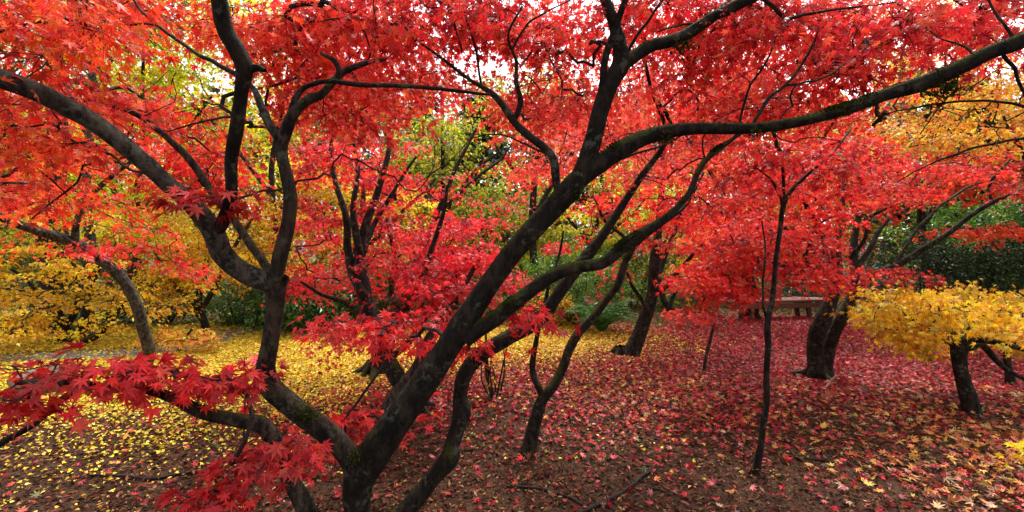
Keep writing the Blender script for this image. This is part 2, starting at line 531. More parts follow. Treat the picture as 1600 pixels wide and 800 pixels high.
def tree(name, label, cat, base, limbs, regions, pal, kind='five', n_leaf=45, size=0.06, R=0.25, bark=None, leaf_mat=None,
         sides=10, group=None, r0=0.0036, rmax=0.03, droop=(0.15, 1.1), sub=4, flat=0.14, zmin=0.7, rough=0.085, seed=0, moss=None,
         crown_name='crown', pal_fn=None, trunk_first=1, extra=None):
    """A tree: the first limb is its trunk, the others its boughs, twigs join every leafy spray to the wood."""
    bx, by = base
    root = thing(name, (bx, by, float(gz(bx, by)) - 0.03), label, cat, group)
    gt = Geo(); sk = []; moss_g = Geo()
    for k, sp in enumerate(limbs):
        P, Rr, V, Fq = limb(sp, sides, rough, seed * 17 + k)
        gt.add(V, Fq)
        if k == 0 and Rr[0] > 0.1:
            rb = Rr[0]; q0 = np.array([P[0][0], P[0][1], 0.0])
            for a in np.arange(6) * 1.05 + seed:
                a = a + 0.3 * math.sin(a * 7); L_ = rb * (2.0 + 0.9 * math.sin(3 * a + seed))
                dv = np.array([math.cos(a), math.sin(a), 0])
                Q = catmull(np.array([q0 + dv * rb * .30 + [0, 0, rb * 0.9], q0 + dv * rb * .8 + [0, 0, rb * .42], q0 + dv * L_ * .7 + [0, 0, rb * .06], q0 + dv * L_ + [0, 0, -rb * .25]]), 12)
                gt.add(*sweep(Q, np.linspace(.40, .16, 12) * rb, 8, 0.05, k))
        m = P[:, 2] > zmin
        sk.append(P[m][::3])
        if moss and k in moss:
            add_moss(moss_g, P, Rr, moss[k], 0.012)
    tw = Geo(); cr = Geo()
    if regions:
        T = spread(regions)
        skel = np.concatenate(sk)
        od = grow(skel, T, tw, r0, rmax)
        foliage(cr, tw, T, od, pal, kind, n_leaf, size, R, droop=droop, sub=sub, flat=flat, pal_fn=pal_fn)
    gt.build('trunk', bark or M_BARK, root, True)
    if cr.n:
        k = merge(cr, tw)
        cr.build(crown_name, leaf_mat or M_LEAF, root, mat2=M_TWIG, from_face=k)
    if moss_g.n:
        tag(moss_g.build('moss', M_MOSS, root), kind='stuff')
    return root

# ================================================================== SETTING: ground and path
def ground_material():
    m, nt, N, L, out = new_mat('woodland_soil')
    tc = N.new('ShaderNodeNewGeometry')
    def noise(sc, det=8, ro=0.65):
        n = N.new('ShaderNodeTexNoise'); n.inputs['Scale'].default_value = sc; n.inputs['Detail'].default_value = det; n.inputs['Roughness'].default_value = ro
        L.new(tc.outputs['Position'], n.inputs['Vector']); return n
    a = noise(45); b = noise(9); c = noise(1.1, 4)
    r1 = N.new('ShaderNodeValToRGB')
    e = r1.color_ramp.elements
    e[0].position = 0.32; e[0].color = (0.018, 0.010, 0.007, 1)
    e[1].position = 0.70; e[1].color = (0.13, 0.068, 0.036, 1)
    L.new(a.outputs[0], r1.inputs[0])
    r2 = N.new('ShaderNodeValToRGB')
    e = r2.color_ramp.elements
    e[0].position = 0.40; e[0].color = (0.55, 0.5, 0.5, 1); e[1].position = 0.62; e[1].color = (1.25, 1.1, 1.0, 1)
    L.new(b.outputs[0], r2.inputs[0])
    mu = N.new('ShaderNodeMix'); mu.data_type = 'RGBA'; mu.blend_type = 'MULTIPLY'; mu.inputs['Factor'].default_value = 1
    L.new(r1.outputs[0], mu.inputs['A']); L.new(r2.outputs[0], mu.inputs['B'])
    # mossy green soil beyond ten metres, under the dark shrubs
    sx = N.new('ShaderNodeSeparateXYZ'); L.new(tc.outputs['Position'], sx.inputs[0])
    ad = N.new('ShaderNodeMath'); ad.operation = 'MULTIPLY_ADD'; ad.inputs[1].default_value = 3.0
    L.new(c.outputs[0], ad.inputs[0]); L.new(sx.outputs['Y'], ad.inputs[2])
    mr = N.new('ShaderNodeMapRange'); mr.inputs[1].default_value = 10.6; mr.inputs[2].default_value = 12.2
    L.new(ad.outputs[0], mr.inputs[0])
    gm = N.new('ShaderNodeMix'); gm.data_type = 'RGBA'
    L.new(mr.outputs[0], gm.inputs['Factor']); L.new(mu.outputs['Result'], gm.inputs['A']); gm.inputs['B'].default_value = (0.06, 0.065, 0.02, 1)
    p = N.new('ShaderNodeBsdfPrincipled'); p.inputs['Roughness'].default_value = 0.9; p.inputs['Specular IOR Level'].default_value = 0.15
    L.new(gm.outputs['Result'], p.inputs['Base Color'])
    bp = N.new('ShaderNodeBump'); bp.inputs['Strength'].default_value = 1.0; bp.inputs['Distance'].default_value = 0.03
    L.new(a.outputs[0], bp.inputs['Height']); L.new(bp.outputs[0], p.inputs['Normal'])
    L.new(p.outputs[0], out.inputs['Surface'])
    return m

xs = np.concatenate([np.linspace(-300, -25, 12), np.linspace(-20, 20, 201), np.linspace(25, 300, 12)])
ys = np.concatenate([np.linspace(-300, -12, 10), np.linspace(-8, 26, 171), np.linspace(30, 300, 14)])
GX, GY = np.meshgrid(xs, ys)
g = Geo()
nx, ny = len(xs), len(ys)
I = (np.arange(ny - 1)[:, None] * nx + np.arange(nx - 1)[None, :])
g.add(np.stack([GX, GY, gz(GX, GY)], -1), np.stack([I, I + 1, I + nx + 1, I + nx], -1).reshape(-1, 4))
tag(g.build('ground', ground_material(), None, True), kind='structure')

M_PATH = simple_mat('path_gravel', (0.12, 0.115, 0.12), (0.24, 0.22, 0.22), 60, 0.85, 0.3)
pp = catmull(np.array([[-9.5, 6.0], [-6.6, 6.65], [-5.6, 7.1], [-5.3, 7.6], [-5.4, 8.4], [-5.0, 9.4], [-3.6, 10.4], [-1.5, 10.9]]), 60)
t = unit(np.gradient(pp, axis=0)); nn = np.stack([-t[:, 1], t[:, 0]], -1)
g = Geo()
wv = 0.42 + 0.04 * np.sin(np.arange(60) * 0.9)
rows = [pp + nn * wv[:, None] * s for s in (-1, -0.4, 0.4, 1)]
V = np.stack([np.concatenate([r, (gz(r[:, 0], r[:, 1]) + (0.012 if 0 < q < 3 else 0.004))[:, None]], 1) for q, r in enumerate(rows)], 1)
I = (np.arange(59)[:, None] * 4 + np.arange(3)[None, :])
g.add(V, np.stack([I, I + 1, I + 5, I + 4], -1).reshape(-1, 4))
tag(g.build('path', M_PATH, None, True), kind='structure')

# ================================================================== NEAR MAPLE
bx, by = at(558, 880, 2.19)[:2]
near = thing('maple_tree', (bx, by, -0.03), 'largest maple in front, mossy dark trunk forking low under a scarlet crown', 'tree')
near_limbs = [
    # name, bark, spec, moss density
    ('trunk', M_BARK, [(552, 905, 2.2, 72), (555, 860, 2.19, 50), (557, 800, 2.18, 41), (561, 755, 2.18, 46), (585, 712, 2.17, 50), (620, 665, 2.16, 48), (662, 608, 2.15, 44),
                       (700, 553, 2.14, 40), (730, 508, 2.13, 39), (762, 455, 2.12, 34), (800, 400, 2.1, 33), (845, 345, 2.08, 33), (888, 297, 2.06, 33), (905, 275, 2.05, 24)], 4),
    ('limb', M_BARK_BROWN, [(564, 752, 2.18, 34), (540, 708, 2.17, 38), (500, 668, 2.15, 37), (455, 635, 2.12, 38), (424, 607, 2.1, 37), (417, 580, 2.08, 32), (424, 540, 2.06, 29), (431, 495, 2.04, 29),
                      (430, 455, 2.02, 33), (432, 430, 2.0, 32)], 3),
    ('limb', M_BARK_LICHEN, [(440, 440, 2.02, 30), (415, 442, 2.0, 32), (380, 430, 1.97, 33), (350, 402, 1.94, 34), (335, 362, 1.9, 35), (300, 315, 1.86, 30), (262, 285, 1.82, 27), (215, 245, 1.76, 28),
                      (160, 203, 1.7, 29), (110, 172, 1.64, 29), (50, 140, 1.57, 30), (-30, 110, 1.5, 30), (-140, 60, 1.42, 26), (-240, -20, 1.4, 18)], 0),
    ('limb', M_BARK, [(334, 372, 1.9, 20), (346, 345, 1.87, 22), (358, 305, 1.83, 20), (359, 255, 1.79, 22), (370, 205, 1.74, 24), (379, 150, 1.69, 23), (384, 108, 1.65, 30), (372, 80, 1.62, 28),
                      (352, 45, 1.58, 27), (342, 5, 1.54, 27), (330, -60, 1.5, 24), (340, -160, 1.5, 16)], 0),
    ('limb', M_BARK, [(384, 112, 1.65, 14), (398, 106, 1.64, 13), (411, 110, 1.63, 7)], 0),
    ('limb', M_BARK_BROWN, [(428, 445, 2.01, 24), (440, 400, 2.0, 25), (452, 350, 1.99, 23), (455, 310, 1.98, 22), (445, 270, 1.98, 20), (437, 235, 1.98, 20), (445, 205, 1.98, 22), (465, 175, 1.98, 18),
                      (490, 155, 1.98, 16), (508, 143, 1.98, 13), (535, 112, 2.02, 12), (565, 100, 2.05, 9), (600, 93, 2.1, 6)], 0),
    ('limb', M_BARK, [(455, 190, 1.98, 12), (460, 160, 1.97, 11), (475, 137, 1.95, 9), (500, 128, 1.93, 8), (545, 131, 1.92, 8), (600, 133, 1.92, 8), (660, 136, 1.94, 7), (720, 143, 1.98, 6), (770, 148, 2.02, 4)], 0),
    ('limb', M_BARK_LICHEN, [(500, 148, 1.98, 10), (527, 118, 1.97, 9), (523, 96, 1.96, 8), (500, 83, 1.95, 5)], 0),
    ('limb', M_BARK_LICHEN, [(440, 225, 1.98, 14), (425, 200, 1.98, 14), (412, 172, 1.98, 12), (398, 145, 1.99, 10), (385, 128, 2.0, 6)], 0),
    ('limb', M_BARK_BROWN, [(425, 432, 2.03, 14), (405, 402, 2.07, 14), (382, 365, 2.12, 13), (350, 325, 2.16, 12), (318, 280, 2.2, 12), (280, 232, 2.2, 11), (240, 200, 2.2, 9), (190, 168, 2.2, 8), (110, 153, 2.2, 5)], 0),
    ('limb', M_BARK, [(868, 320, 2.07, 26), (890, 295, 2.06, 30), (908, 265, 2.04, 29), (925, 222, 2.01, 28), (938, 175, 1.98, 27), (955, 130, 1.95, 28), (968, 98, 1.93, 28), (960, 50, 1.9, 20), (945, 5, 1.87, 17), (925, -60, 1.85, 13), (930, -150, 1.85, 8)], 1),
    ('limb', M_BARK_MOSSY, [(962, 112, 1.94, 18), (985, 95, 1.94, 20), (1020, 72, 1.92, 20), (1060, 60, 1.9, 20), (1100, 35, 1.88, 18), (1140, 15, 1.85, 17), (1185, -8, 1.82, 15), (1260, -60, 1.8, 12), (1330, -140, 1.8, 8)], 3),
    ('limb', M_BARK, [(938, 150, 1.97, 11), (945, 95, 1.92, 11), (962, 45, 1.88, 11), (978, 0, 1.84, 10), (1000, -60, 1.8, 8)], 0),
    ('limb', M_BARK_MOSSY, [(868, 318, 2.07, 30), (905, 285, 2.05, 31), (950, 248, 2.02, 28), (990, 222, 2.0, 27), (1035, 207, 1.97, 22), (1090, 198, 1.93, 19), (1180, 195, 1.88, 17), (1260, 186, 1.82, 17), (1330, 172, 1.77, 20),
                      (1390, 152, 1.72, 20), (1440, 133, 1.67, 24), (1490, 108, 1.62, 22), (1540, 82, 1.57, 22), (1600, 60, 1.52, 24), (1680, 20, 1.45, 20), (1780, -60, 1.4, 13)], 14),
    ('limb', M_BARK, [(872, 298, 2.06, 12), (868, 270, 2.07, 14), (858, 240, 2.08, 13), (828, 212, 2.1, 13), (800, 185, 2.12, 12), (772, 152, 2.14, 10), (742, 128, 2.16, 6), (700, 98, 2.2, 5), (650, 65, 2.25, 3)], 0),
    ('limb', M_BARK, [(803, 190, 2.12, 9), (812, 160, 2.1, 9), (806, 130, 2.08, 7), (808, 95, 2.05, 5), (795, 55, 2.02, 4), (815, 10, 2.0, 3)], 0),
    ('limb', M_BARK_MOSSY, [(728, 530, 2.13, 24), (765, 500, 2.1, 25), (805, 470, 2.06, 23), (850, 440, 2.02, 21), (895, 420, 1.98, 19), (940, 412, 1.95, 18), (970, 390, 1.93, 18), (1005, 362, 1.92, 14), (1050, 330, 1.92, 11),
                      (1078, 300, 1.93, 9), (1095, 265, 1.95, 9), (1120, 235, 1.97, 7), (1155, 208, 2.0, 5)], 14),
    ('limb', M_BARK, [(548, 895, 2.25, 40), (585, 852, 2.3, 36), (640, 796, 2.36, 29), (675, 748, 2.42, 26), (699, 716, 2.44, 31), (706, 690, 2.46, 25), (716, 662, 2.48, 25), (722, 642, 2.5, 30), (720, 615, 2.51, 22), (725, 585, 2.52, 24), (745, 558, 2.55, 24), (790, 532, 2.6, 24), (840, 505, 2.65, 24),
                      (866, 470, 2.68, 20), (890, 435, 2.7, 20), (930, 385, 2.75, 17), (965, 335, 2.8, 13), (1000, 280, 2.85, 11), (1038, 225, 2.9, 8), (1045, 190, 2.9, 7), (1020, 150, 2.9, 6), (1005, 95, 2.9, 5)], 2),
    ('limb', M_BARK_BROWN, [(556, 895, 2.15, 42), (515, 850, 2.1, 36), (478, 800, 2.05, 32), (455, 752, 2.0, 30), (436, 700, 1.94, 28), (412, 668, 1.9, 30), (370, 660, 1.85, 23), (325, 648, 1.8, 22), (285, 625, 1.74, 20),
                      (235, 606, 1.68, 15), (160, 602, 1.6, 12), (90, 598, 1.53, 11), (30, 600, 1.48, 8)], 2),
    ('limb', M_BARK, [(175, 603, 1.62, 7), (120, 612, 1.66, 10), (80, 640, 1.66, 11), (45, 668, 1.62, 10), (5, 690, 1.58, 9), (-40, 720, 1.55, 6)], 0),
]
for spec in [
    [(1176, 196, 1.88, 6), (1200, 155, 1.9, 6), (1225, 135, 1.92, 5), (1252, 103, 1.93, 4.5), (1273, 62, 1.94, 3.5), (1284, 25, 1.95, 2)],
    [(1225, 135, 1.92, 4), (1290, 120, 1.95, 3), (1340, 85, 2.0, 2.5), (1400, 60, 2.05, 1.5)],
    [(1185, -8, 1.82, 8), (1205, 8, 1.82, 8), (1230, 28, 1.83, 7), (1262, 22, 1.85, 5), (1310, 14, 1.88, 4), (1400, 4, 1.95, 2.5)],
    [(1560, 75, 1.55, 9), (1578, 98, 1.57, 8), (1592, 125, 1.6, 7), (1606, 165, 1.63, 5), (1620, 210, 1.66, 3)],
    [(1590, 66, 1.53, 8), (1570, 40, 1.55, 6), (1552, 15, 1.57, 5), (1530, -30, 1.6, 4)],
    [(1525, 88, 1.58, 5), (1505, 72, 1.62, 4.5), (1470, 60, 1.68, 3), (1440, 40, 1.72, 1.8)],
    [(1680, 195, 1.8, 6), (1600, 166, 1.9, 5), (1540, 158, 1.97, 4), (1480, 160, 2.05, 3.5), (1420, 170, 2.1, 3), (1370, 182, 2.15, 1.8)],
    [(1700, 205, 2.2, 5), (1600, 216, 2.3, 4), (1520, 232, 2.4, 3.5), (1450, 258, 2.5, 2.5), (1400, 285, 2.6, 1.8)],
    [(1110, 245, 1.96, 5), (1150, 212, 1.98, 5), (1158, 180, 2.0, 4.5), (1172, 135, 2.02, 4), (1200, 92, 2.04, 3), (1215, 50, 2.06, 1.8)],
    [(1043, 205, 2.9, 7), (1030, 170, 2.88, 7), (1014, 125, 2.85, 6), (1006, 70, 2.8, 5), (1020, 20, 2.78, 3)],
    [(722, 82, 2.2, 3), (712, 45, 2.2, 3.5), (700, 5, 2.2, 4.5), (690, -50, 2.2, 5)],
    [(752, 132, 2.16, 4), (746, 95, 2.14, 4), (738, 55, 2.12, 3.5), (722, 15, 2.1, 3), (715, -30, 2.1, 2)],
    [(800, 78, 2.04, 4), (822, 40, 2.02, 3.5), (852, 20, 2.0, 3), (895, -2, 1.98, 2)],
    [(372, 118, 1.68, 8), (340, 100, 1.7, 7), (310, 85, 1.72, 6), (262, 52, 1.75, 5), (225, 20, 1.78, 4), (200, -10, 1.8, 3)],
    [(262, 52, 1.75, 3.5), (235, 38, 1.78, 3.5), (180, 38, 1.82, 3), (140, 25, 1.85, 1.5)],
    [(-40, 60, 1.6, 5), (0, 50, 1.62, 5), (50, 36, 1.65, 5), (88, 32, 1.68, 3.5), (120, 30, 1.7, 1.5)],
    [(370, 181, 1.76, 4), (335, 186, 1.8, 3.5), (290, 197, 1.84, 3), (262, 206, 1.87, 2)],
    [(260, 270, 1.83, 4), (205, 266, 2.0, 3.5), (170, 240, 2.1, 3), (120, 225, 2.2, 2)],
    [(130, 258, 2.4, 3.5), (120, 285, 2.4, 4), (95, 305, 2.4, 3.5), (50, 342, 2.4, 2.5)],
    [(0, 220, 2.3, 3.5), (40, 250, 2.3, 3.5), (85, 285, 2.35, 3), (105, 305, 2.4, 2)],
    [(905, 280, 2.05, 4), (930, 262, 2.1, 4), (985, 243, 2.2, 4), (1040, 225, 2.3, 3), (1085, 200, 2.4, 2)],
    [(862, 245, 2.08, 4), (820, 225, 2.1, 3), (780, 210, 2.2, 2.5), (735, 215, 2.3, 1.6)],
    [(968, 100, 1.93, 6), (1000, 50, 1.9, 5), (1025, 15, 1.88, 4), (1060, -30, 1.86, 3)],
    [(1100, 36, 1.88, 4), (1060, 40, 1.95, 3.5), (1025, 50, 2.0, 2)],
]:
    near_limbs.append(('limb', M_BARK, spec, 0))
near_P = []
moss_g = Geo()
tw = Geo()
for k, (nm, mat, spec, mo) in enumerate(near_limbs):
    P, R_, V, Fq = limb(spec, 18 if spec[0][3] > 14 else 10, 0.13 if mat is M_BARK_MOSSY else 0.085, 40 + k, 0.45)
    g = Geo(); g.add(V, Fq); g.build(nm, mat, near, True)
    near_P.append(P[P[:, 2] > 1.0][::3] if nm != 'trunk' else P[P[:, 2] > 1.6][::3])
    if mo: add_moss(moss_g, P, R_, mo * 5, 0.0085)
for px, py, Y, n, s in ((1478, 135, 1.64, 260, .022), (1180, 205, 1.88, 90, .016), (905, 305, 2.04, 160, .02), (1068, 68, 1.9, 160, .02), (1040, 212, 1.97, 120, .018), (567, 712, 2.13, 420, .022), (480, 645, 2.08, 160, .02)):
    c = at(px, py, Y)
    pos = c + rng.normal(0, 1, (n, 3)) * s * np.array([1.2, .8, .9])
    put_leaves(moss_g, 'diamond', pos, rng.normal(0, 1, (n, 3)) - np.array([0, 0, .6]), rng.normal(0, 1, (n, 3)), 0.02 * rng.uniform(.5, 1.5, n), palette([(.030, .034, .005, 3), (.055, .06, .008, 2)], n))
tag(moss_g.build('moss', M_MOSS, near), kind='stuff')

A_regions = {
    'orange_red': [(90, 20, 130, 40, 1.5, 2.4, 12), (60, 190, 90, 50, 1.6, 2.6, 11), (20, 90, 50, 50, 1.6, 2.2, 4), (35, 300, 90, 30, 2.0, 3.2, 7), (130, 300, 110, 40, 2.4, 3.6, 7), (350, 40, 60, 30, 1.9, 2.8, 6),
                   (430, 70, 70, 50, 2.0, 3.2, 14), (-120, 100, 140, 160, 1.4, 2.8, 16), (310, 190, 50, 30, 2.3, 3.4, 5), (200, 10, 80, 20, 1.8, 2.8, 5)],
    'coral': [(160, 170, 110, 28, 2.2, 3.2, 11), (560, 60, 110, 70, 2.2, 3.6, 30), (580, 160, 90, 40, 2.4, 3.8, 15), (480, 40, 60, 50, 2, 3.2, 10), (660, 110, 60, 40, 2.4, 3.8, 8), (830, 60, 90, 60, 2.2, 3.6, 20), (860, 160, 80, 60, 2.4, 3.8, 18),
              (1060, 130, 120, 70, 2.4, 3.8, 26), (1000, 240, 90, 40, 2.8, 4.2, 11), (880, 250, 70, 30, 3.0, 4.2, 6), (1220, 110, 90, 60, 2.2, 3.4, 14)],
    'scarlet': [(640, 30, 130, 40, 1.8, 3.0, 16), (520, 150, 60, 60, 2.2, 3.2, 8), (1050, 45, 150, 50, 2.0, 3.4, 26), (1150, 155, 120, 35, 2.4, 3.8, 12), (240, 250, 110, 40, 2.4, 3.6, 8), (340, 260, 60, 40, 2.4, 3.4, 5),
                (200, 395, 90, 30, 3.0, 4.2, 4), (800, -90, 500, 80, 1.8, 3.8, 30), (540, 240, 60, 30, 2.8, 4.0, 5)],
    'scarlet_dark': [(740, 0, 140, 30, 2.0, 3.4, 12), (750, 95, 90, 50, 2.4, 3.8, 5), (1030, 5, 160, 25, 2.0, 3.4, 14), (1500, 50, 100, 40, 1.8, 3.0, 8), (1250, 50, 140, 50, 1.9, 3.2, 20), (1340, 100, 90, 50, 2.0, 3.2, 10), (1430, 25, 120, 30, 1.8, 2.8, 14), (870, 40, 80, 40, 2.2, 3.2, 8), (740, 20, 60, 30, 2.0, 3.0, 6), (1200, 20, 80, 30, 2, 3, 8),
                     (1560, 20, 80, 25, 1.7, 2.5, 4), (1700, -30, 160, 120, 1.6, 2.8, 10)],
}
allT = []; meta = []
for pal, regs in A_regions.items():
    T = spread(regs); T = T[np.hypot(T[:, 0], T[:, 1]) > 1.35]
    allT.append(T); meta += [pal] * len(T)
# low sprays in front of the camera
low = {'scarlet_low': [(60, 580, 80, 22, 1.40, 1.75, 6), (190, 582, 90, 14, 1.50, 1.8, 7), (290, 588, 70, 18, 1.55, 1.85, 8), (20, 630, 45, 30, 1.35, 1.6, 5), (325, 605, 50, 16, 1.6, 1.9, 4),
                       (405, 720, 50, 30, 1.6, 1.85, 6), (360, 755, 50, 25, 1.6, 1.85, 5), (320, 780, 50, 20, 1.55, 1.75, 6), (440, 700, 40, 30, 1.65, 1.85, 5), (475, 690, 55, 40, 2.3, 2.6, 8), (530, 655, 50, 25, 2.4, 2.7, 5), (590, 680, 40, 30, 2.5, 2.8, 4), (285, 300, 50, 12, 1.7, 1.8, 3), (365, 315, 25, 12, 1.75, 1.85, 2), (395, 590, 25, 30, 1.95, 2.1, 2)],
       'mid_low': [(560, 510, 90, 18, 2.5, 3.1, 12), (640, 520, 60, 25, 2.5, 3.0, 8), (830, 490, 50, 12, 2.2, 2.4, 4), (755, 540, 40, 14, 2.3, 2.5, 3), (690, 500, 50, 30, 2.6, 3.2, 5), (620, 650, 60, 40, 2.9, 3.4, 5)]}
for pal, regs in low.items():
    T = spread(regs); allT.append(T); meta += [pal] * len(T)
T = np.concatenate(allT); meta = np.array(meta)
od = grow(np.concatenate(near_P), T, tw, 0.0022, 0.011)
bare = spread([(1250, 120, 260, 110, 1.9, 2.9, 34), (800, 110, 200, 90, 1.9, 2.9, 30), (1080, 240, 120, 60, 2.0, 2.9, 12), (500, 90, 180, 80, 1.9, 2.8, 16), (180, 220, 200, 130, 1.8, 2.8, 24), (1500, 160, 140, 90, 1.7, 2.6, 16), (620, 260, 120, 60, 2.2, 3.2, 10), (380, 260, 80, 80, 2.0, 2.6, 8)])
grow(np.concatenate(near_P), bare, tw, 0.0022, 0.009, 0.5, 0.24)
crown = Geo()
PAL['scarlet_low'] = [(.68, .036, .034, 4), (.54, .020, .028, 3), (.76, .075, .05, 2), (.42, .014, .02, 1)]
PAL['mid_low'] = PAL['scarlet_low']
for pal in np.unique(meta):
    m = meta == pal
    if pal == 'scarlet_low':
        foliage(crown, tw, T[m], od[m], pal, 'fine', 13, 0.062, 0.115, droop=(0.1, 0.9), flat=0.16, sub=4)
    elif pal == 'mid_low':
        foliage(crown, tw, T[m], od[m], pal, 'fine', 15, 0.070, 0.15, droop=(0.2, 1.1), flat=0.2, sub=4)
    else:
        foliage(crown, tw, T[m], od[m], pal, 'fine', 52, 0.050, 0.25, droop=(0.2, 1.3), flat=0.16, sub=6)
k = merge(crown, tw)
crown.build('crown', M_LEAF, near, mat2=M_TWIG, from_face=k)

# ================================================================== OTHER TREES
# bent grey maple on the left
tree('maple_tree', 'bent grey maple trunk leaning left behind the low red spray', 'tree', at(226, 592, 5.45)[:2],
     [[(215, 603, 5.45, 34), (228, 575, 5.45, 25), (234, 550, 5.4, 22), (222, 515, 5.3, 21), (207, 470, 5.2, 20), (182, 430, 5.1, 20), (150, 402, 5.0, 19), (118, 378, 4.9, 18), (60, 357, 4.6, 14), (0, 335, 4.4, 14), (-70, 290, 4.2, 11), (-140, 220, 4.1, 8)],
      [(117, 380, 4.9, 15), (122, 345, 4.85, 12), (140, 308, 4.8, 11), (165, 283, 4.8, 9), (197, 258, 4.8, 7), (240, 230, 4.8, 5)],
      [(-20, 330, 4.35, 9), (20, 290, 4.4, 8), (60, 250, 4.5, 6), (80, 200, 4.6, 4)]],
     [(60, 260, 130, 50, 4.2, 5.6, 17), (180, 270, 110, 50, 4.4, 5.6, 12), (-100, 220, 120, 100, 3.8, 5.2, 12), (120, 350, 100, 40, 4.6, 5.6, 4), (240, 400, 80, 30, 4.8, 5.8, 5), (20, 170, 90, 30, 4.4, 5.6, 5), (300, 250, 70, 60, 4.6, 6, 5)],
     'orange_red', 'mid', 52, 0.058, 0.26, bark=M_BARK_LICHEN, seed=3)

# crimson tree in the middle
tree('maple_tree', 'crimson maple with many upright dark boughs behind the large fork', 'tree', at(642, 640, 4.35)[:2],
     [[(648, 650, 4.35, 40), (638, 620, 4.36, 30), (622, 585, 4.4, 28), (598, 540, 4.45, 26), (577, 490, 4.5, 26), (566, 440, 4.55, 22), (562, 400, 4.6, 18), (572, 355, 4.65, 15), (588, 310, 4.7, 11), (602, 260, 4.75, 9), (612, 210, 4.8, 6)],
      [(572, 465, 4.5, 18), (552, 425, 4.55, 15), (543, 385, 4.6, 13), (540, 340, 4.6, 11), (524, 290, 4.6, 9), (518, 245, 4.6, 8), (520, 205, 4.6, 5)],
      [(563, 410, 4.55, 14), (556, 360, 4.5, 12), (554, 310, 4.5, 9), (558, 260, 4.5, 7), (552, 215, 4.5, 4)],
      [(566, 400, 4.6, 10), (590, 340, 4.8, 8), (620, 290, 4.9, 6), (650, 245, 5.0, 4)],
      [(597, 540, 4.45, 14), (625, 500, 4.3, 14), (652, 450, 4.2, 12), (672, 400, 4.2, 9), (690, 340, 4.2, 7), (700, 290, 4.2, 5)],
      [(610, 560, 4.45, 10), (650, 520, 4.6, 12), (680, 470, 4.7, 11), (715, 425, 4.8, 9), (760, 380, 4.8, 6)],
      [(580, 500, 4.5, 10), (540, 475, 4.4, 8), (505, 460, 4.3, 6), (470, 440, 4.2, 4)]],
     [(560, 320, 110, 110, 4.8, 6.0, 27), (660, 350, 110, 80, 4.5, 6.0, 28), (720, 370, 80, 45, 4.2, 5.4, 18), (500, 440, 55, 25, 4.0, 5.2, 8), (640, 430, 100, 40, 4.0, 5.4, 15), (720, 435, 60, 30, 4.0, 5, 8), (500, 250, 60, 60, 4.6, 5.8, 10), (480, 350, 40, 50, 4.4, 5.6, 10),
      (600, 250, 60, 40, 4.6, 5.8, 8), (790, 400, 40, 30, 4, 5, 4), (560, 520, 60, 14, 3.8, 4.4, 4)],
     'crimson', 'mid', 58, 0.056, 0.24, seed=5)

tree('maple_tree', 'mossy leaning maple trunk half hidden behind the central fork', 'tree', at(590, 584, 5.7)[:2],
     [[(586, 590, 5.7, 40), (592, 560, 5.7, 26), (602, 530, 5.7, 20), (622, 490, 5.8, 18), (640, 440, 5.9, 14), (655, 400, 6.0, 11), (690, 320, 6.1, 8), (715, 260, 6.2, 6), (745, 200, 6.3, 4)],
      [(622, 490, 5.8, 12), (612, 450, 5.9, 10), (616, 400, 6, 8), (606, 340, 6.1, 6)],
      [(690, 330, 6.1, 6), (730, 290, 6.2, 5), (780, 250, 6.3, 4), (800, 225, 6.3, 2)]],
     [(640, 340, 100, 60, 5.8, 7.0, 13), (770, 290, 50, 40, 5.8, 6.8, 4), (690, 420, 70, 35, 5.6, 6.6, 10), (540, 400, 60, 50, 5.6, 6.6, 7)],
     'crimson', 'five', 50, 0.06, 0.28, bark=M_BARK_MOSSY, seed=6)

# small low stem with a mossy side bough, just behind the main limb
tree('maple_tree', 'small crooked maple stem right behind the main limb, bending to the right', 'tree', at(598, 672, 3.85)[:2],
     [[(594, 682, 3.85, 36), (600, 655, 3.85, 27), (612, 630, 3.86, 27), (636, 602, 3.88, 28), (655, 575, 3.9, 24), (664, 545, 3.9, 21), (682, 512, 3.95, 16), (705, 480, 4.0, 12), (730, 440, 4.05, 9), (752, 400, 4.1, 6)],
      [(648, 590, 3.9, 16), (670, 570, 3.92, 15), (695, 545, 3.95, 14), (715, 515, 4, 11), (735, 490, 4, 8), (770, 470, 4.1, 5)]],
     [(720, 440, 70, 50, 3.6, 4.6, 16), (670, 480, 60, 40, 3.6, 4.4, 10), (770, 440, 40, 30, 3.7, 4.6, 4)],
     'crimson', 'mid', 42, 0.058, 0.2, bark=M_BARK_BROWN, seed=7)

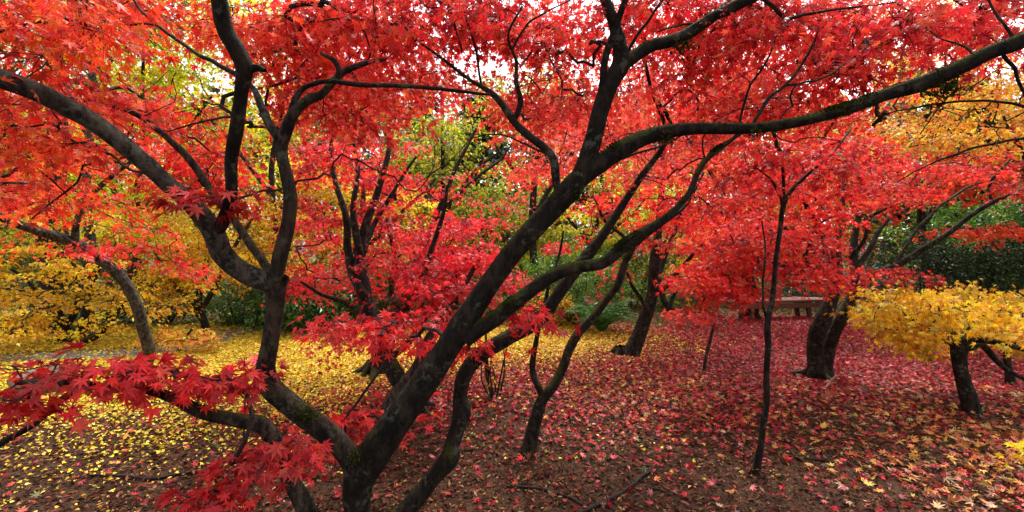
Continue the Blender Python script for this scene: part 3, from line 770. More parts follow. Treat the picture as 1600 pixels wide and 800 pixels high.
# slim Y shaped tree
tree('maple_tree', 'slim low maple dividing into a Y, its right stem climbing crookedly with green moss', 'tree', at(828, 700, 3.5)[:2],
     [[(826, 708, 3.5, 34), (830, 685, 3.5, 23), (838, 655, 3.5, 20), (849, 622, 3.5, 18), (868, 598, 3.5, 16), (882, 570, 3.5, 14), (890, 548, 3.5, 15), (903, 520, 3.5, 15), (922, 498, 3.5, 13), (945, 470, 3.5, 12), (968, 440, 3.5, 12), (980, 405, 3.5, 11),
       (1000, 375, 3.5, 9), (1040, 345, 3.5, 7), (1075, 318, 3.6, 5), (1100, 270, 3.7, 4)],
      [(850, 625, 3.5, 12), (839, 602, 3.5, 11), (833, 575, 3.5, 10), (838, 540, 3.5, 8), (842, 510, 3.5, 7), (852, 475, 3.5, 7), (858, 440, 3.5, 5), (872, 400, 3.6, 4), (880, 360, 3.6, 3)],
      [(985, 390, 3.5, 8), (975, 370, 3.5, 6), (945, 345, 3.6, 5), (930, 310, 3.6, 3)]],
     [(980, 350, 80, 50, 3.4, 4.6, 8), (1090, 300, 80, 60, 3.4, 4.6, 14), (930, 330, 50, 30, 3.6, 4.6, 3), (860, 380, 40, 30, 3.6, 4.4, 2)],
     'scarlet', 'mid', 40, 0.058, 0.2, bark=M_BARK_MOSSY, moss={0: 8}, seed=8)

# leaning dark tree by the fern
tree('maple_tree', 'straight dark maple leaning right beside the fern, scarlet crown with lifted boughs', 'tree', at(990, 556, 6.7)[:2],
     [[(970, 580, 6.7, 30), (985, 554, 6.7, 28), (999, 522, 6.7, 23), (1011, 488, 6.7, 20), (1019, 455, 6.7, 18), (1022, 410, 6.7, 17), (1028, 365, 6.7, 13), (1034, 310, 6.8, 10), (1036, 250, 6.9, 7), (1030, 190, 7, 5)],
      [(1016, 465, 6.7, 12), (1036, 450, 6.6, 11), (1055, 430, 6.5, 9), (1085, 395, 6.4, 7), (1130, 350, 6.3, 5), (1170, 310, 6.2, 4)],
      [(1020, 445, 6.7, 10), (1034, 415, 6.9, 9), (1046, 380, 7, 7), (1070, 330, 7.2, 5)],
      [(1012, 490, 6.7, 8), (1000, 465, 6.6, 6), (985, 440, 6.5, 5), (975, 400, 6.4, 3)]],
     [(970, 225, 120, 75, 6.4, 8.4, 38), (1085, 255, 110, 85, 6.4, 8.4, 46), (1105, 360, 60, 38, 6.0, 7.4, 18), (880, 230, 80, 50, 6, 7.8, 12), (985, 375, 25, 20, 6.4, 7.2, 3), (1060, 160, 140, 60, 6.2, 8.4, 30), (960, 425, 25, 14, 5.8, 6.2, 2)],
     'coral', 'five', 60, 0.062, 0.30, seed=9)

tree('maple_tree', 'little dark forked trunk far behind the leaning maple', 'tree', at(1046, 494, 11.2)[:2],
     [[(1050, 497, 11.2, 16), (1044, 480, 11.2, 11), (1036, 465, 11.2, 9), (1030, 440, 11.3, 7), (1034, 400, 11.4, 5), (1050, 350, 11.5, 4)],
      [(1044, 482, 11.2, 7), (1052, 462, 11.2, 6), (1068, 440, 11.2, 5), (1090, 410, 11.2, 4)]],
     [(1060, 350, 60, 40, 10.5, 12, 12), (1140, 320, 70, 50, 10.5, 12, 16)],
     'orange_red', 'blob', 60, 0.085, 0.42, seed=10, sub=0)

# sapling with a thin dark stem
tree('maple_sapling', 'tall thin sapling with a black wavy stem in front of the bench', 'sapling', at(1180, 738, 3.1)[:2],
     [[(1178, 745, 3.1, 20), (1183, 720, 3.1, 13), (1192, 680, 3.1, 11), (1198, 630, 3.1, 11), (1197, 580, 3.1, 10), (1201, 540, 3.1, 11), (1199, 502, 3.1, 11), (1207, 460, 3.1, 9), (1213, 410, 3.1, 8), (1219, 360, 3.1, 8), (1223, 322, 3.1, 8),
       (1238, 295, 3.1, 7), (1265, 270, 3.1, 5), (1300, 240, 3.1, 4), (1330, 200, 3.2, 3)],
      [(1200, 505, 3.1, 6), (1193, 480, 3.1, 4), (1192, 440, 3.1, 4), (1196, 390, 3.15, 3), (1190, 345, 3.2, 3)],
      [(1223, 325, 3.1, 6), (1216, 300, 3.1, 6), (1204, 280, 3.1, 4), (1180, 260, 3.1, 3)],
      [(1226, 315, 3.1, 5), (1222, 250, 3.1, 6), (1214, 225, 3.1, 7), (1205, 205, 3.1, 4)]],
     [(1270, 265, 90, 35, 2.9, 3.8, 16), (1200, 270, 70, 40, 2.9, 3.8, 9), (1370, 235, 60, 30, 2.9, 3.6, 8), (1320, 300, 50, 20, 3.0, 3.6, 4)],
     'scarlet_dark', 'mid', 40, 0.056, 0.2, seed=12, r0=0.0016, rmax=0.006)

# right tree with a fused double trunk
tree('maple_tree', 'stout maple with a fused double trunk in front of the bench end', 'tree', at(1282, 592, 5.47)[:2],
     [[(1276, 605, 5.47, 44), (1278, 582, 5.47, 33), (1276, 555, 5.47, 29), (1279, 525, 5.47, 29), (1289, 495, 5.47, 28), (1300, 462, 5.5, 24), (1308, 425, 5.5, 18), (1306, 380, 5.5, 14), (1313, 330, 5.5, 10), (1320, 285, 5.5, 7), (1330, 220, 5.5, 4)],
      [(1291, 600, 5.5, 24), (1295, 568, 5.52, 23), (1300, 535, 5.54, 23), (1312, 500, 5.55, 22), (1328, 470, 5.55, 20), (1335, 440, 5.55, 20), (1332, 400, 5.6, 16), (1340, 350, 5.7, 11), (1350, 300, 5.8, 8), (1345, 250, 5.9, 5)],
      [(1302, 430, 5.5, 12), (1295, 395, 5.5, 11), (1278, 355, 5.4, 9), (1255, 312, 5.3, 7), (1230, 270, 5.2, 4)],
      [(1338, 450, 5.55, 14), (1365, 432, 5.5, 13), (1400, 415, 5.4, 12), (1440, 390, 5.3, 10), (1480, 365, 5.2, 9), (1520, 335, 5.1, 8), (1560, 312, 5.0, 7), (1610, 292, 4.9, 6), (1680, 260, 4.8, 4)],
      [(1548, 318, 5.05, 6), (1546, 292, 5.05, 6), (1560, 268, 5.0, 5), (1580, 248, 5.0, 3)],
      [(1334, 430, 5.55, 11), (1360, 385, 5.6, 9), (1385, 345, 5.7, 7), (1410, 305, 5.8, 6), (1460, 270, 5.8, 4)],
      [(1400, 412, 5.4, 6), (1440, 350, 5.5, 5), (1500, 300, 5.6, 4), (1570, 270, 5.7, 3)],
      [(1330, 400, 5.6, 9), (1350, 375, 5.5, 7), (1360, 340, 5.4, 6), (1400, 320, 5.3, 4)]],
     [(1150, 360, 80, 45, 4.2, 5.6, 26), (1105, 422, 50, 30, 4.2, 5.2, 15), (1220, 385, 100, 40, 4.2, 5.6, 36), (1255, 422, 70, 16, 4.2, 5.0, 13), (1120, 448, 45, 24, 4.2, 5.0, 10), (1165, 450, 30, 10, 4.4, 5.0, 4), (1300, 280, 110, 70, 4.6, 6.2, 40), (1180, 310, 80, 50, 4.8, 6.4, 22), (1390, 280, 70, 40, 4.8, 6.2, 14),
      (1083, 478, 16, 14, 4.3, 4.7, 3), (1420, 430, 50, 14, 4.8, 5.2, 4), (1500, 270, 90, 20, 4.6, 5.8, 6), (1300, 432, 30, 14, 4.6, 5.1, 5), (1570, 285, 50, 30, 4.4, 5.4, 4)],
     'scarlet', 'mid', 56, 0.058, 0.24, seed=13, bark=M_BARK)

# dwarf yellow maple
tree('dwarf_maple', 'low spreading dwarf maple with a flat golden crown on a short stout trunk', 'tree', at(1516, 646, 4.27)[:2],
     [[(1519, 655, 4.27, 44), (1514, 635, 4.27, 32), (1504, 605, 4.27, 27), (1498, 575, 4.27, 26), (1500, 545, 4.27, 30), (1508, 535, 4.25, 20), (1530, 530, 4.2, 12), (1570, 536, 4.1, 9), (1610, 548, 4.0, 7)],
      [(1500, 548, 4.27, 16), (1485, 532, 4.25, 12), (1455, 520, 4.2, 9), (1425, 500, 4.15, 8), (1400, 478, 4.1, 6), (1380, 470, 4.1, 4)],
      [(1505, 545, 4.25, 14), (1530, 538, 4.3, 10), (1550, 555, 4.35, 10), (1572, 575, 4.4, 8), (1605, 598, 4.45, 6)],
      [(1502, 540, 4.27, 12), (1510, 515, 4.4, 9), (1540, 495, 4.5, 6), (1580, 485, 4.6, 4)],
      [(1498, 540, 4.27, 10), (1480, 505, 4.5, 8), (1450, 485, 4.7, 5)]],
     [(1410, 478, 80, 30, 3.8, 5.0, 28), (1510, 478, 80, 26, 3.7, 5.2, 28), (1600, 500, 70, 34, 3.5, 4.8, 28), (1395, 508, 60, 22, 4.1, 4.9, 12), (1440, 535, 60, 14, 4.5, 5.1, 8), (1640, 530, 60, 40, 3.6, 4.6, 12), (1420, 520, 50, 14, 4.0, 4.6, 6), (1540, 520, 30, 10, 4.4, 4.9, 4)],
     'gold', 'mid', 38, 0.060, 0.17, seed=14, droop=(0.3, 1.5), zmin=0.35, bark=M_BARK, flat=0.3, r0=0.0036)
tree('dwarf_maple', 'thin mossy second stem behind the golden dwarf maple', 'tree', at(1578, 600, 5.25)[:2],
     [[(1580, 606, 5.25, 22), (1576, 580, 5.25, 15), (1574, 555, 5.25, 13), (1578, 530, 5.2, 10), (1600, 510, 5.2, 7)]],
     [(1610, 500, 60, 25, 5.0, 5.8, 10), (1540, 515, 40, 14, 5.0, 5.6, 5)], 'gold', 'five', 40, 0.055, 0.22, seed=15, zmin=0.4, bark=M_BARK_MOSSY)
# golden leaves reaching in at the right edge, from a bush outside the frame
tree('dwarf_maple', 'golden spray reaching in at the lower right edge above orange leaves', 'tree', (3.55, 2.75),
     [[(1720, 790, 2.7, 26), (1712, 745, 2.7, 20), (1690, 715, 2.7, 14), (1650, 700, 2.7, 8), (1610, 690, 2.7, 5)]],
     [(1625, 700, 35, 30, 2.6, 2.9, 5), (1700, 690, 60, 30, 2.5, 3.0, 6)], 'amber', 'fine', 22, 0.05, 0.13, seed=16, zmin=0.2)

# --- trees behind
LEFT = dict(kind='blob', sub=2)
tree('maple_tree', 'golden yellow maple with mossy slender stems at the far left', 'tree', at(95, 540, 7.5)[:2],
     [[(96, 545, 7.5, 26), (100, 515, 7.5, 14), (118, 480, 7.5, 12), (122, 440, 7.5, 10), (112, 400, 7.5, 8), (100, 340, 7.5, 6)],
      [(98, 520, 7.5, 12), (90, 480, 7.4, 9), (60, 455, 7.3, 7), (30, 430, 7.2, 5), (0, 410, 7.1, 4)],
      [(105, 540, 7.5, 14), (130, 505, 7.5, 10), (140, 455, 7.5, 9), (155, 420, 7.5, 7), (180, 380, 7.5, 4)],
      [(108, 540, 7.5, 12), (150, 525, 7.4, 9), (180, 495, 7.3, 8), (200, 450, 7.2, 6), (210, 400, 7.2, 4)]],
     [(40, 430, 90, 45, 6.4, 8.4, 30), (15, 490, 60, 45, 6.2, 7.6, 22), (160, 440, 80, 40, 6.8, 8.2, 16), (-90, 440, 90, 100, 6.2, 8, 20), (230, 470, 60, 20, 6.8, 7.6, 8), (120, 500, 60, 30, 6.6, 7.4, 8), (80, 350, 130, 40, 6.8, 8.4, 24)],
     'amber', 'blob', 54, 0.066, 0.28, seed=20, sub=3, flat=0.09, bark=M_BARK_MOSSY)
tree('conifer_tree', 'massive dark conifer trunk at the left behind golden leaves', 'tree', at(78, 535, 8.6)[:2],
     [[(80, 525, 8.6, 74), (80, 505, 8.6, 54), (78, 460, 8.6, 48), (80, 400, 8.6, 46), (82, 340, 8.6, 42), (80, 250, 8.6, 38), (80, 100, 8.6, 32), (80, -120, 8.6, 22), (80, -380, 8.6, 8)]],
     [(80, -40, 130, 150, 7.8, 9.6, 40), (60, -240, 100, 150, 7.8, 9.6, 30)], 'conifer', 'diamond', 90, 0.16, 0.6, seed=21, leaf_mat=M_GREEN, sub=0, zmin=3.5, bark=M_BARK)
tree('conifer_tree', 'pale ribbed trunk base between the dark conifer and the bent grey maple', 'tree', at(128, 540, 8.0)[:2],
     [[(126, 535, 8.0, 44), (128, 515, 8.0, 28), (134, 480, 8.0, 22), (137, 430, 8.0, 20), (138, 360, 8, 18), (140, 250, 8, 16), (140, 80, 8, 12), (140, -100, 8, 6)]],
     [(140, -60, 120, 120, 7.4, 9, 26)], 'conifer', 'diamond', 80, 0.15, 0.55, seed=22, leaf_mat=M_GREEN, sub=0, zmin=4, bark=M_BARK_LICHEN)
tree('maple_tree', 'bright yellow maple over the path, dark stems slanting left', 'tree', at(318, 525, 8.4)[:2],
     [[(320, 527, 8.4, 22), (318, 505, 8.4, 14), (310, 470, 8.4, 12), (318, 430, 8.4, 10), (330, 370, 8.5, 8), (340, 300, 8.5, 5)],
      [(316, 500, 8.4, 9), (290, 465, 8.3, 8), (262, 430, 8.2, 6), (240, 390, 8.2, 4)],
      [(318, 480, 8.4, 9), (345, 430, 8.5, 8), (370, 380, 8.6, 6), (400, 330, 8.7, 4)]],
     [(330, 410, 90, 45, 7.8, 9.2, 44), (270, 440, 60, 30, 7.6, 8.6, 18), (380, 350, 90, 60, 8, 9.4, 34), (280, 350, 100, 50, 8, 9.4, 24), (430, 420, 40, 40, 8, 9, 8)],
     'gold', 'blob', 62, 0.072, 0.30, seed=23, sub=2)
tree('maple_tree', 'small orange maple clump beside the grey path', 'tree', at(285, 552, 6.9)[:2],
     [[(278, 556, 6.9, 12), (282, 540, 6.9, 7), (292, 525, 6.9, 5), (300, 515, 6.9, 4)]],
     [(300, 522, 38, 16, 6.6, 7.2, 12), (245, 532, 22, 8, 6.7, 7.1, 4)], 'orange', 'five', 46, 0.055, 0.2, seed=24, zmin=0.2)
tree('maple_tree', 'tall lime yellow maple showing through the red at top left', 'tree', at(215, 500, 11.0)[:2],
     [[(214, 500, 11, 26), (216, 460, 11, 18), (212, 380, 11, 16), (220, 280, 11, 13), (225, 180, 11, 9), (220, 80, 11, 5)],
      [(212, 380, 11, 10), (170, 280, 11, 8), (120, 180, 11, 5)], [(216, 340, 11, 10), (270, 240, 11, 8), (330, 150, 11, 5)]],
     [(200, 120, 130, 70, 10, 12.4, 56), (80, 80, 110, 60, 10, 12, 30), (330, 90, 120, 80, 10, 12.4, 44), (250, 230, 150, 70, 10, 12.4, 44), (100, 240, 120, 80, 10, 12, 36), (200, 330, 150, 50, 10, 12, 50), (410, 200, 60, 90, 10.5, 12.4, 30), (100, 370, 130, 40, 9.6, 11, 26), (-60, 160, 100, 150, 9.5, 12, 20), (150, 10, 240, 60, 10, 12.5, 90), (400, 10, 100, 50, 10, 12.5, 20)],
     'lime', 'blob', 64, 0.10, 0.46, seed=25, sub=0)
tree('maple_tree', 'yellow tree seen between the crimson boughs in the middle distance', 'tree', at(560, 505, 10.2)[:2],
     [[(560, 505, 10.2, 22), (562, 470, 10.2, 14), (556, 400, 10.2, 12), (566, 330, 10.2, 9), (570, 250, 10.2, 5)],
      [(558, 420, 10.2, 8), (500, 350, 10.2, 7), (450, 300, 10.2, 4)], [(558, 400, 10.2, 8), (620, 340, 10.2, 6), (680, 280, 10.2, 4)]],
     [(560, 320, 90, 60, 9.6, 11, 36), (470, 380, 60, 60, 9.6, 10.8, 24), (480, 280, 60, 60, 9.6, 11, 18), (650, 330, 60, 50, 9.8, 11, 14), (600, 420, 60, 40, 9.6, 10.6, 12)],
     'gold', 'blob', 62, 0.085, 0.36, seed=26, sub=0)
tree('broadleaf_tree', 'pale yellow green tree rising behind the crimson maple toward the sky gap', 'tree', at(690, 482, 14)[:2],
     [[(690, 482, 14, 18), (690, 440, 14, 13), (686, 360, 14, 11), (692, 280, 14, 8), (690, 200, 14, 5)], [(688, 340, 14, 7), (740, 270, 14, 5), (790, 230, 14, 3)], [(688, 340, 14, 7), (640, 270, 14, 5)]],
     [(680, 230, 60, 50, 13, 15, 24), (690, 310, 100, 50, 13, 15, 36), (790, 300, 70, 50, 13, 15, 24), (730, 150, 80, 45, 13, 15, 12), (620, 260, 60, 60, 13, 15, 20), (820, 370, 80, 40, 13, 15, 26), (700, 390, 90, 40, 13, 15, 22)],
     'yellow_green', 'blob', 60, 0.13, 0.6, seed=27, sub=0)
tree('broadleaf_tree', 'yellow and green tree glowing behind the leaning maple trunk', 'tree', at(930, 478, 13.5)[:2],
     [[(930, 478, 13.5, 18), (932, 440, 13.5, 12), (926, 370, 13.5, 10), (940, 300, 13.5, 7), (935, 240, 13.5, 4)], [(928, 390, 13.5, 7), (880, 330, 13.5, 5), (850, 290, 13.5, 3)], [(928, 390, 13.5, 7), (990, 330, 13.5, 5), (1030, 290, 13.5, 3)]],
     [(900, 360, 90, 50, 12.5, 14.4, 38), (1000, 360, 80, 50, 12.5, 14.4, 30), (1080, 330, 70, 60, 12.5, 14.4, 22), (950, 290, 100, 40, 12.5, 14.4, 24), (850, 420, 60, 30, 12.5, 14, 14), (1060, 410, 60, 40, 12.5, 14, 14)],
     'lime', 'blob', 60, 0.12, 0.55, seed=28, sub=0)
tree('maple_tree', 'orange and yellow maple high behind the mossy right limb', 'tree', at(1450, 500, 10.6)[:2],
     [[(1450, 502, 10.6, 28), (1452, 460, 10.6, 18), (1440, 360, 10.6, 15), (1450, 260, 10.6, 11), (1455, 160, 10.6, 7), (1450, 60, 10.6, 4)],
      [(1444, 350, 10.6, 10), (1500, 250, 10.5, 8), (1560, 160, 10.4, 5)], [(1444, 340, 10.6, 10), (1390, 240, 10.5, 7), (1370, 160, 10.4, 4)]],
     [(1450, 190, 110, 70, 8.0, 11.2, 46), (1560, 180, 90, 80, 7.8, 11, 42), (1460, 100, 90, 40, 8.6, 11.4, 16), (1370, 250, 80, 50, 9.4, 11, 22), (1560, 80, 80, 50, 9.2, 11, 14), (1450, 20, 150, 40, 9, 11, 26), (1660, 200, 90, 120, 9, 11, 22)],
     'orange', 'blob', 60, 0.095, 0.42, seed=29, sub=0)
tree('maple_tree', 'red orange maple at the right edge above the dark shrubs', 'tree', at(1640, 520, 8.6)[:2],
     [[(1640, 523, 8.6, 26), (1638, 480, 8.6, 18), (1630, 400, 8.5, 15), (1620, 320, 8.4, 11), (1600, 250, 8.3, 8), (1570, 180, 8.2, 5)],
      [(1630, 390, 8.5, 9), (1580, 365, 8.2, 6), (1520, 358, 8.0, 4), (1480, 355, 7.9, 3)], [(1622, 330, 8.4, 9), (1560, 280, 8.0, 7), (1490, 250, 7.8, 4)]],
     [(1500, 270, 90, 30, 7.2, 8.8, 14), (1590, 270, 70, 40, 7, 8.6, 14), (1540, 360, 70, 10, 7.4, 8.2, 12), (1480, 290, 80, 30, 7.2, 8.4, 12), (1560, 60, 80, 60, 7, 8.4, 10), (1690, 200, 80, 140, 7, 9, 20)],
     'orange_red', 'blob', 56, 0.075, 0.32, seed=30, sub=2)
tree('maple_tree', 'large scarlet maple filling the view behind the sapling top', 'tree', at(1175, 498, 10.8)[:2],
     [[(1175, 498, 10.8, 24), (1176, 460, 10.8, 17), (1168, 380, 10.8, 14), (1180, 280, 10.8, 10), (1185, 180, 10.8, 6), (1180, 90, 10.8, 4)],
      [(1170, 370, 10.8, 9), (1110, 270, 10.6, 7), (1070, 180, 10.5, 4)], [(1170, 360, 10.8, 9), (1250, 270, 10.6, 7), (1310, 180, 10.5, 4)]],
     [(1180, 200, 130, 80, 9.6, 11.8, 56), (1290, 230, 100, 80, 9.6, 11.6, 40), (1150, 320, 130, 50, 9.6, 11.6, 34), (1080, 200, 90, 80, 9.6, 11.6, 30), (1200, 50, 170, 60, 9.6, 11.6, 36), (1040, 40, 100, 50, 9.6, 11.6, 14), (1230, 370, 110, 40, 9.6, 11.2, 20), (1310, 140, 70, 60, 9.4, 11.4, 10)],
     'scarlet', 'blob', 60, 0.09, 0.42, seed=31, sub=0)
tree('maple_tree', 'pale red maple high in the middle below the white sky gap', 'tree', at(835, 490, 11.8)[:2],
     [[(836, 490, 11.8, 20), (838, 450, 11.8, 15), (830, 360, 11.8, 12), (840, 260, 11.8, 9), (850, 160, 11.8, 5)], [(832, 340, 11.8, 8), (900, 230, 11.6, 6), (960, 150, 11.5, 4)], [(836, 300, 11.8, 6), (790, 250, 11.6, 5), (770, 220, 11.5, 3)]],
     [(880, 200, 70, 45, 11, 12.8, 18), (940, 150, 80, 60, 11, 12.8, 24), (1000, 90, 90, 60, 11, 12.6, 16), (970, 220, 70, 35, 11, 12.6, 9)],
     'coral', 'blob', 58, 0.10, 0.46, seed=32, sub=0)
tree('maple_tree', 'red maple behind the upper left limbs, under the coral spray', 'tree', at(420, 512, 9.4)[:2],
     [[(418, 512, 9.4, 24), (420, 470, 9.4, 16), (430, 380, 9.4, 13), (424, 280, 9.4, 10), (440, 180, 9.4, 6), (450, 100, 9.4, 4)],
      [(428, 340, 9.4, 8), (490, 240, 9.3, 6), (560, 160, 9.2, 4)], [(426, 310, 9.4, 8), (360, 220, 9.3, 6), (300, 160, 9.2, 4)]],
     [(470, 130, 100, 60, 8.6, 10.2, 26), (560, 130, 100, 80, 8.6, 10.2, 32), (330, 220, 60, 30, 8.6, 10, 6), (500, 230, 60, 50, 8.6, 10, 10), (620, 80, 80, 60, 8.6, 10, 16)],
     'coral', 'blob', 58, 0.08, 0.38, seed=33, sub=0)

# ------------------------------------------------------------------ conifers far behind
def conifer(name, label, px, Y, h, spread_r, seed, pal='conifer', n=46):
    r = np.random.default_rng(seed)
    x = (px - 800) / F_PX * Y
    root = thing(name, (x, Y, float(gz(x, Y)) - 0.05), label, 'tree')
    gt = Geo()
    z = np.linspace(-0.1, h, 14)
    P = np.stack([x + 0.05 * np.sin(z), np.full_like(z, Y), z], -1)
    gt.add(*sweep(P, 0.02 * h * (1 - z.clip(0) / h * 0.93), 8, 0.06, seed))
    cr = Geo(); tg = Geo()
    A = []; B = []
    for k in range(n):
        t = (k + 0.5) / n
        zz = h * (0.12 + 0.86 * t); L = spread_r * (1 - t) ** 0.8 * r.uniform(.7, 1.15) + 0.2
        for a in r.uniform(0, 6.28, 3):
            A.append([x, Y, zz]); B.append([x + L * math.cos(a), Y + L * math.sin(a), zz - 0.28 * L + r.uniform(-.1, .2)])
    A = np.array(A); B = np.array(B)
    mid = (A + B) / 2 + np.array([0, 0, 0.08])
    sticks(A, B, 0.03, 0.008, tg, mid=mid)
    m = 60
    i = np.repeat(np.arange(len(A)), m); t = r.uniform(0.15, 1.03, len(i))[:, None]
    pos = A[i] + (B[i] - A[i]) * t
    d = unit(B[i] - A[i]); sd_ = np.cross(d, [0, 0, 1.0])
    s = r.choice([-1, 1], len(i))[:, None]
    ax = d * 0.6 + sd_ * s * r.uniform(0.3, 1, (len(i), 1)) + np.array([0, 0, -1]) * r.uniform(0.1, .9, (len(i), 1))
    put_leaves(cr, 'diamond', pos, ax, r.normal(0, 1, (len(i), 3)), 0.34 * r.uniform(.6, 1.3, len(i)), palette(PAL[pal], len(i)))
    gt.build('trunk', M_BARK_BROWN, root, True); k = merge(cr, tg); cr.build('crown', M_GREEN, root, mat2=M_TWIG, from_face=k)
conifer('conifer_tree', 'grey green conifer standing under the white sky gap', 745, 19, 8.6, 2.6, 1)
conifer('conifer_tree', 'dark conifer partly hidden left of the sky gap', 660, 22, 10.5, 2.6, 2)
conifer('conifer_tree', 'distant conifer with its tip among the coral leaves', 865, 23, 10.2, 2.4, 3)
conifer('conifer_tree', 'shaded conifer behind the orange maple at right', 1500, 17, 9.0, 2.6, 4, 'yew')

# ------------------------------------------------------------------ shrubs
def shrub(name, label, px, Y, w, h, pal, leaf, n, seed, kind='diamond', d=None, cat='shrub', gap=0.9):
    """A multi-stemmed shrub: stems from the base, leaf whorls through an uneven dome."""
    r = np.random.default_rng(seed)
    x = (px - 800) / F_PX * Y; d = d or w * 0.7
    z0 = float(gz(x, Y))
    root = thing(name, (x, Y, z0 - 0.03), label, cat)
    u = r.normal(0, 1, (n, 3)); u = unit(u) * r.uniform(0.35, 1.0, (n, 1)) ** 0.5
    ph = np.arctan2(u[:, 1], u[:, 0])
    lump = 1 + 0.2 * np.sin(3 * ph + seed) + 0.14 * np.sin(5 * ph + 2 * seed + 4 * u[:, 2])
    T = np.stack([x + u[:, 0] * w * lump, Y + u[:, 1] * d * lump, z0 + h * (0.52 + 0.5 * u[:, 2] * lump)], -1)
    T = T[T[:, 2] > 0.1]
    sk = []
    gt = Geo(); tw = Geo(); cr = Geo()
    for k in range(5):
        a = r.uniform(0, 6.28); e = np.array([x + .45 * w * math.cos(a), Y + .4 * d * math.sin(a), z0 + h * .6])
        b = np.array([x + .1 * w * math.cos(a), Y + .1 * d * math.sin(a), z0 - .05])
        P = catmull([b, (b * .6 + e * .4) + r.normal(0, .05, 3), e], 9)
        gt.add(*sweep(P, np.linspace(0.028, 0.01, 9), 6, 0.05, k)); sk.append(P[3:])
    od = grow(np.concatenate(sk), T, tw, 0.002, 0.012)
    foliage(cr, tw, T, od, pal, kind, 44, leaf, 0.16 + 0.05 * h, droop=(-0.3, 0.9), sub=0, flat=0.35)
    gt.build('stem', M_BARK_BROWN, root, True); k = merge(cr, tw); cr.build('foliage', M_GREEN, root, mat2=M_TWIG, from_face=k)
    return root
shrub('rhododendron_shrub', 'glossy green rhododendron left of the crimson maple', 478, 8.9, 0.95, 1.35, 'green', 0.13, 120, 1)
shrub('rhododendron_shrub', 'dark rhododendron behind the lowest crimson boughs', 590, 9.8, 0.9, 1.4, 'green', 0.13, 100, 2)
shrub('rhododendron_shrub', 'green shrub between the main limb and the crimson maple', 700, 9.6, 1.0, 1.5, 'green', 0.12, 110, 3)
shrub('evergreen_shrub', 'green shrub at the end of the grey path', 385, 9.6, 0.9, 1.0, 'green', 0.10, 90, 4)
shrub('evergreen_shrub', 'shaded shrub left of the path bend', 255, 9.8, 1.2, 1.3, 'yew', 0.10, 100, 5)
shrub('evergreen_shrub', 'dark shrub far left behind the conifer trunks', 60, 10.2, 1.6, 1.8, 'green', 0.11, 110, 6)
shrub('evergreen_shrub', 'leafy green bush above the fern', 895, 10.8, 1.25, 1.8, 'fresh', 0.10, 140, 7)
shrub('evergreen_shrub', 'bright green bush behind the leaning maple', 985, 12.8, 1.3, 2.0, 'fresh', 0.11, 110, 8)
shrub('yew_shrub', 'dark yew behind the bench', 1110, 14.5, 1.9, 2.3, 'yew', 0.10, 150, 9)
shrub('yew_shrub', 'dark yew right of the bench behind the stout trunk', 1265, 13.0, 1.9, 2.2, 'yew', 0.10, 150, 10)
shrub('yew_shrub', 'broad dark yew above the golden crown', 1440, 9.6, 1.25, 2.1, 'yew', 0.09, 190, 11)
shrub('yew_shrub', 'broad dark yew at the right edge', 1585, 8.8, 1.3, 2.0, 'yew', 0.09, 190, 12)
shrub('laurel_shrub', 'fresh green laurel on top of the dark yews at right', 1530, 10.6, 1.7, 3.1, 'fresh', 0.12, 200, 13)
shrub('laurel_shrub', 'green laurel at the right edge beneath the orange leaves', 1655, 9.6, 1.4, 3.0, 'green', 0.12, 150, 14)
shrub('dwarf_shrub', 'small yellow leaved shrub just left of the fern', 858, 9.6, 0.5, 0.75, 'gold', 0.07, 34, 15, kind='blob')
shrub('low_shrub', 'low green ground shrub at the foot of the fern bank', 760, 9.6, 0.7, 0.6, 'fresh', 0.08, 50, 16)

# far-off wood that closes the view
def woodland():
    cr = Geo()
    r = np.random.default_rng(77)
    n = 2600
    X = r.uniform(-40, 40, n); D = r.uniform(17, 27, n)
    pxl = 800 + X / D * F_PX
    lim = 150 + 25 * np.sin(pxl * .021) + 25 * np.sin(pxl * .047 + 1)
    lim = lim + 15 * np.exp(-((pxl - 780) / 90) ** 2)
    top = CAM_H + (400 - lim) / F_PX * D
    Z = r.uniform(0, 1, n) ** 0.75 * top
    c = np.stack([X, D, Z], -1)
    nl = 70
    i = np.repeat(np.arange(n), nl)
    pos = c[i] + r.normal(0, 1, (n * nl, 3)) * np.array([.65, .5, .5])
    pos = pos[pos[:, 2] > 0.05]; i = i[:len(pos)]
    cols = {}
    names = ['yew', 'green', 'green', 'yellow_green', 'gold', 'orange_red', 'conifer']
    pick = np.where((pxl > 950) & (Z > 3.5) & (r.uniform(0, 1, n) < .7), r.integers(4, 6, n), r.integers(0, len(names), n))
    pick = np.where((pxl < 450) & (r.uniform(0, 1, n) < .6), r.integers(3, 5, n), pick)
    for k, nm in enumerate(names):
        m = pick[i] == k
        if m.any():
            q = int(m.sum())
            put_leaves(cr, 'blob', pos[m], r.normal(0, 1, (q, 3)), r.normal(0, 1, (q, 3)), 0.22 * r.uniform(.6, 1.3, q), palette(PAL[nm], q))
    o = cr.build('distant_woodland', M_GREEN, None)
    tag(o, 'mixed far woodland closing the view behind the maples', 'woodland', kind='stuff')
woodland()

# ================================================================== BENCH, FERN, SMALL THINGS
M_BENCH = simple_mat('bench_wood', (0.06, 0.022, 0.013), (0.17, 0.065, 0.036), 14, 0.6, 0.3, (1, 8, 8))
M_BENCH_LEG = simple_mat('bench_leg_wood', (0.045, 0.022, 0.015), (0.11, 0.055, 0.035), 18, 0.8, 0.3, (6, 6, 1))

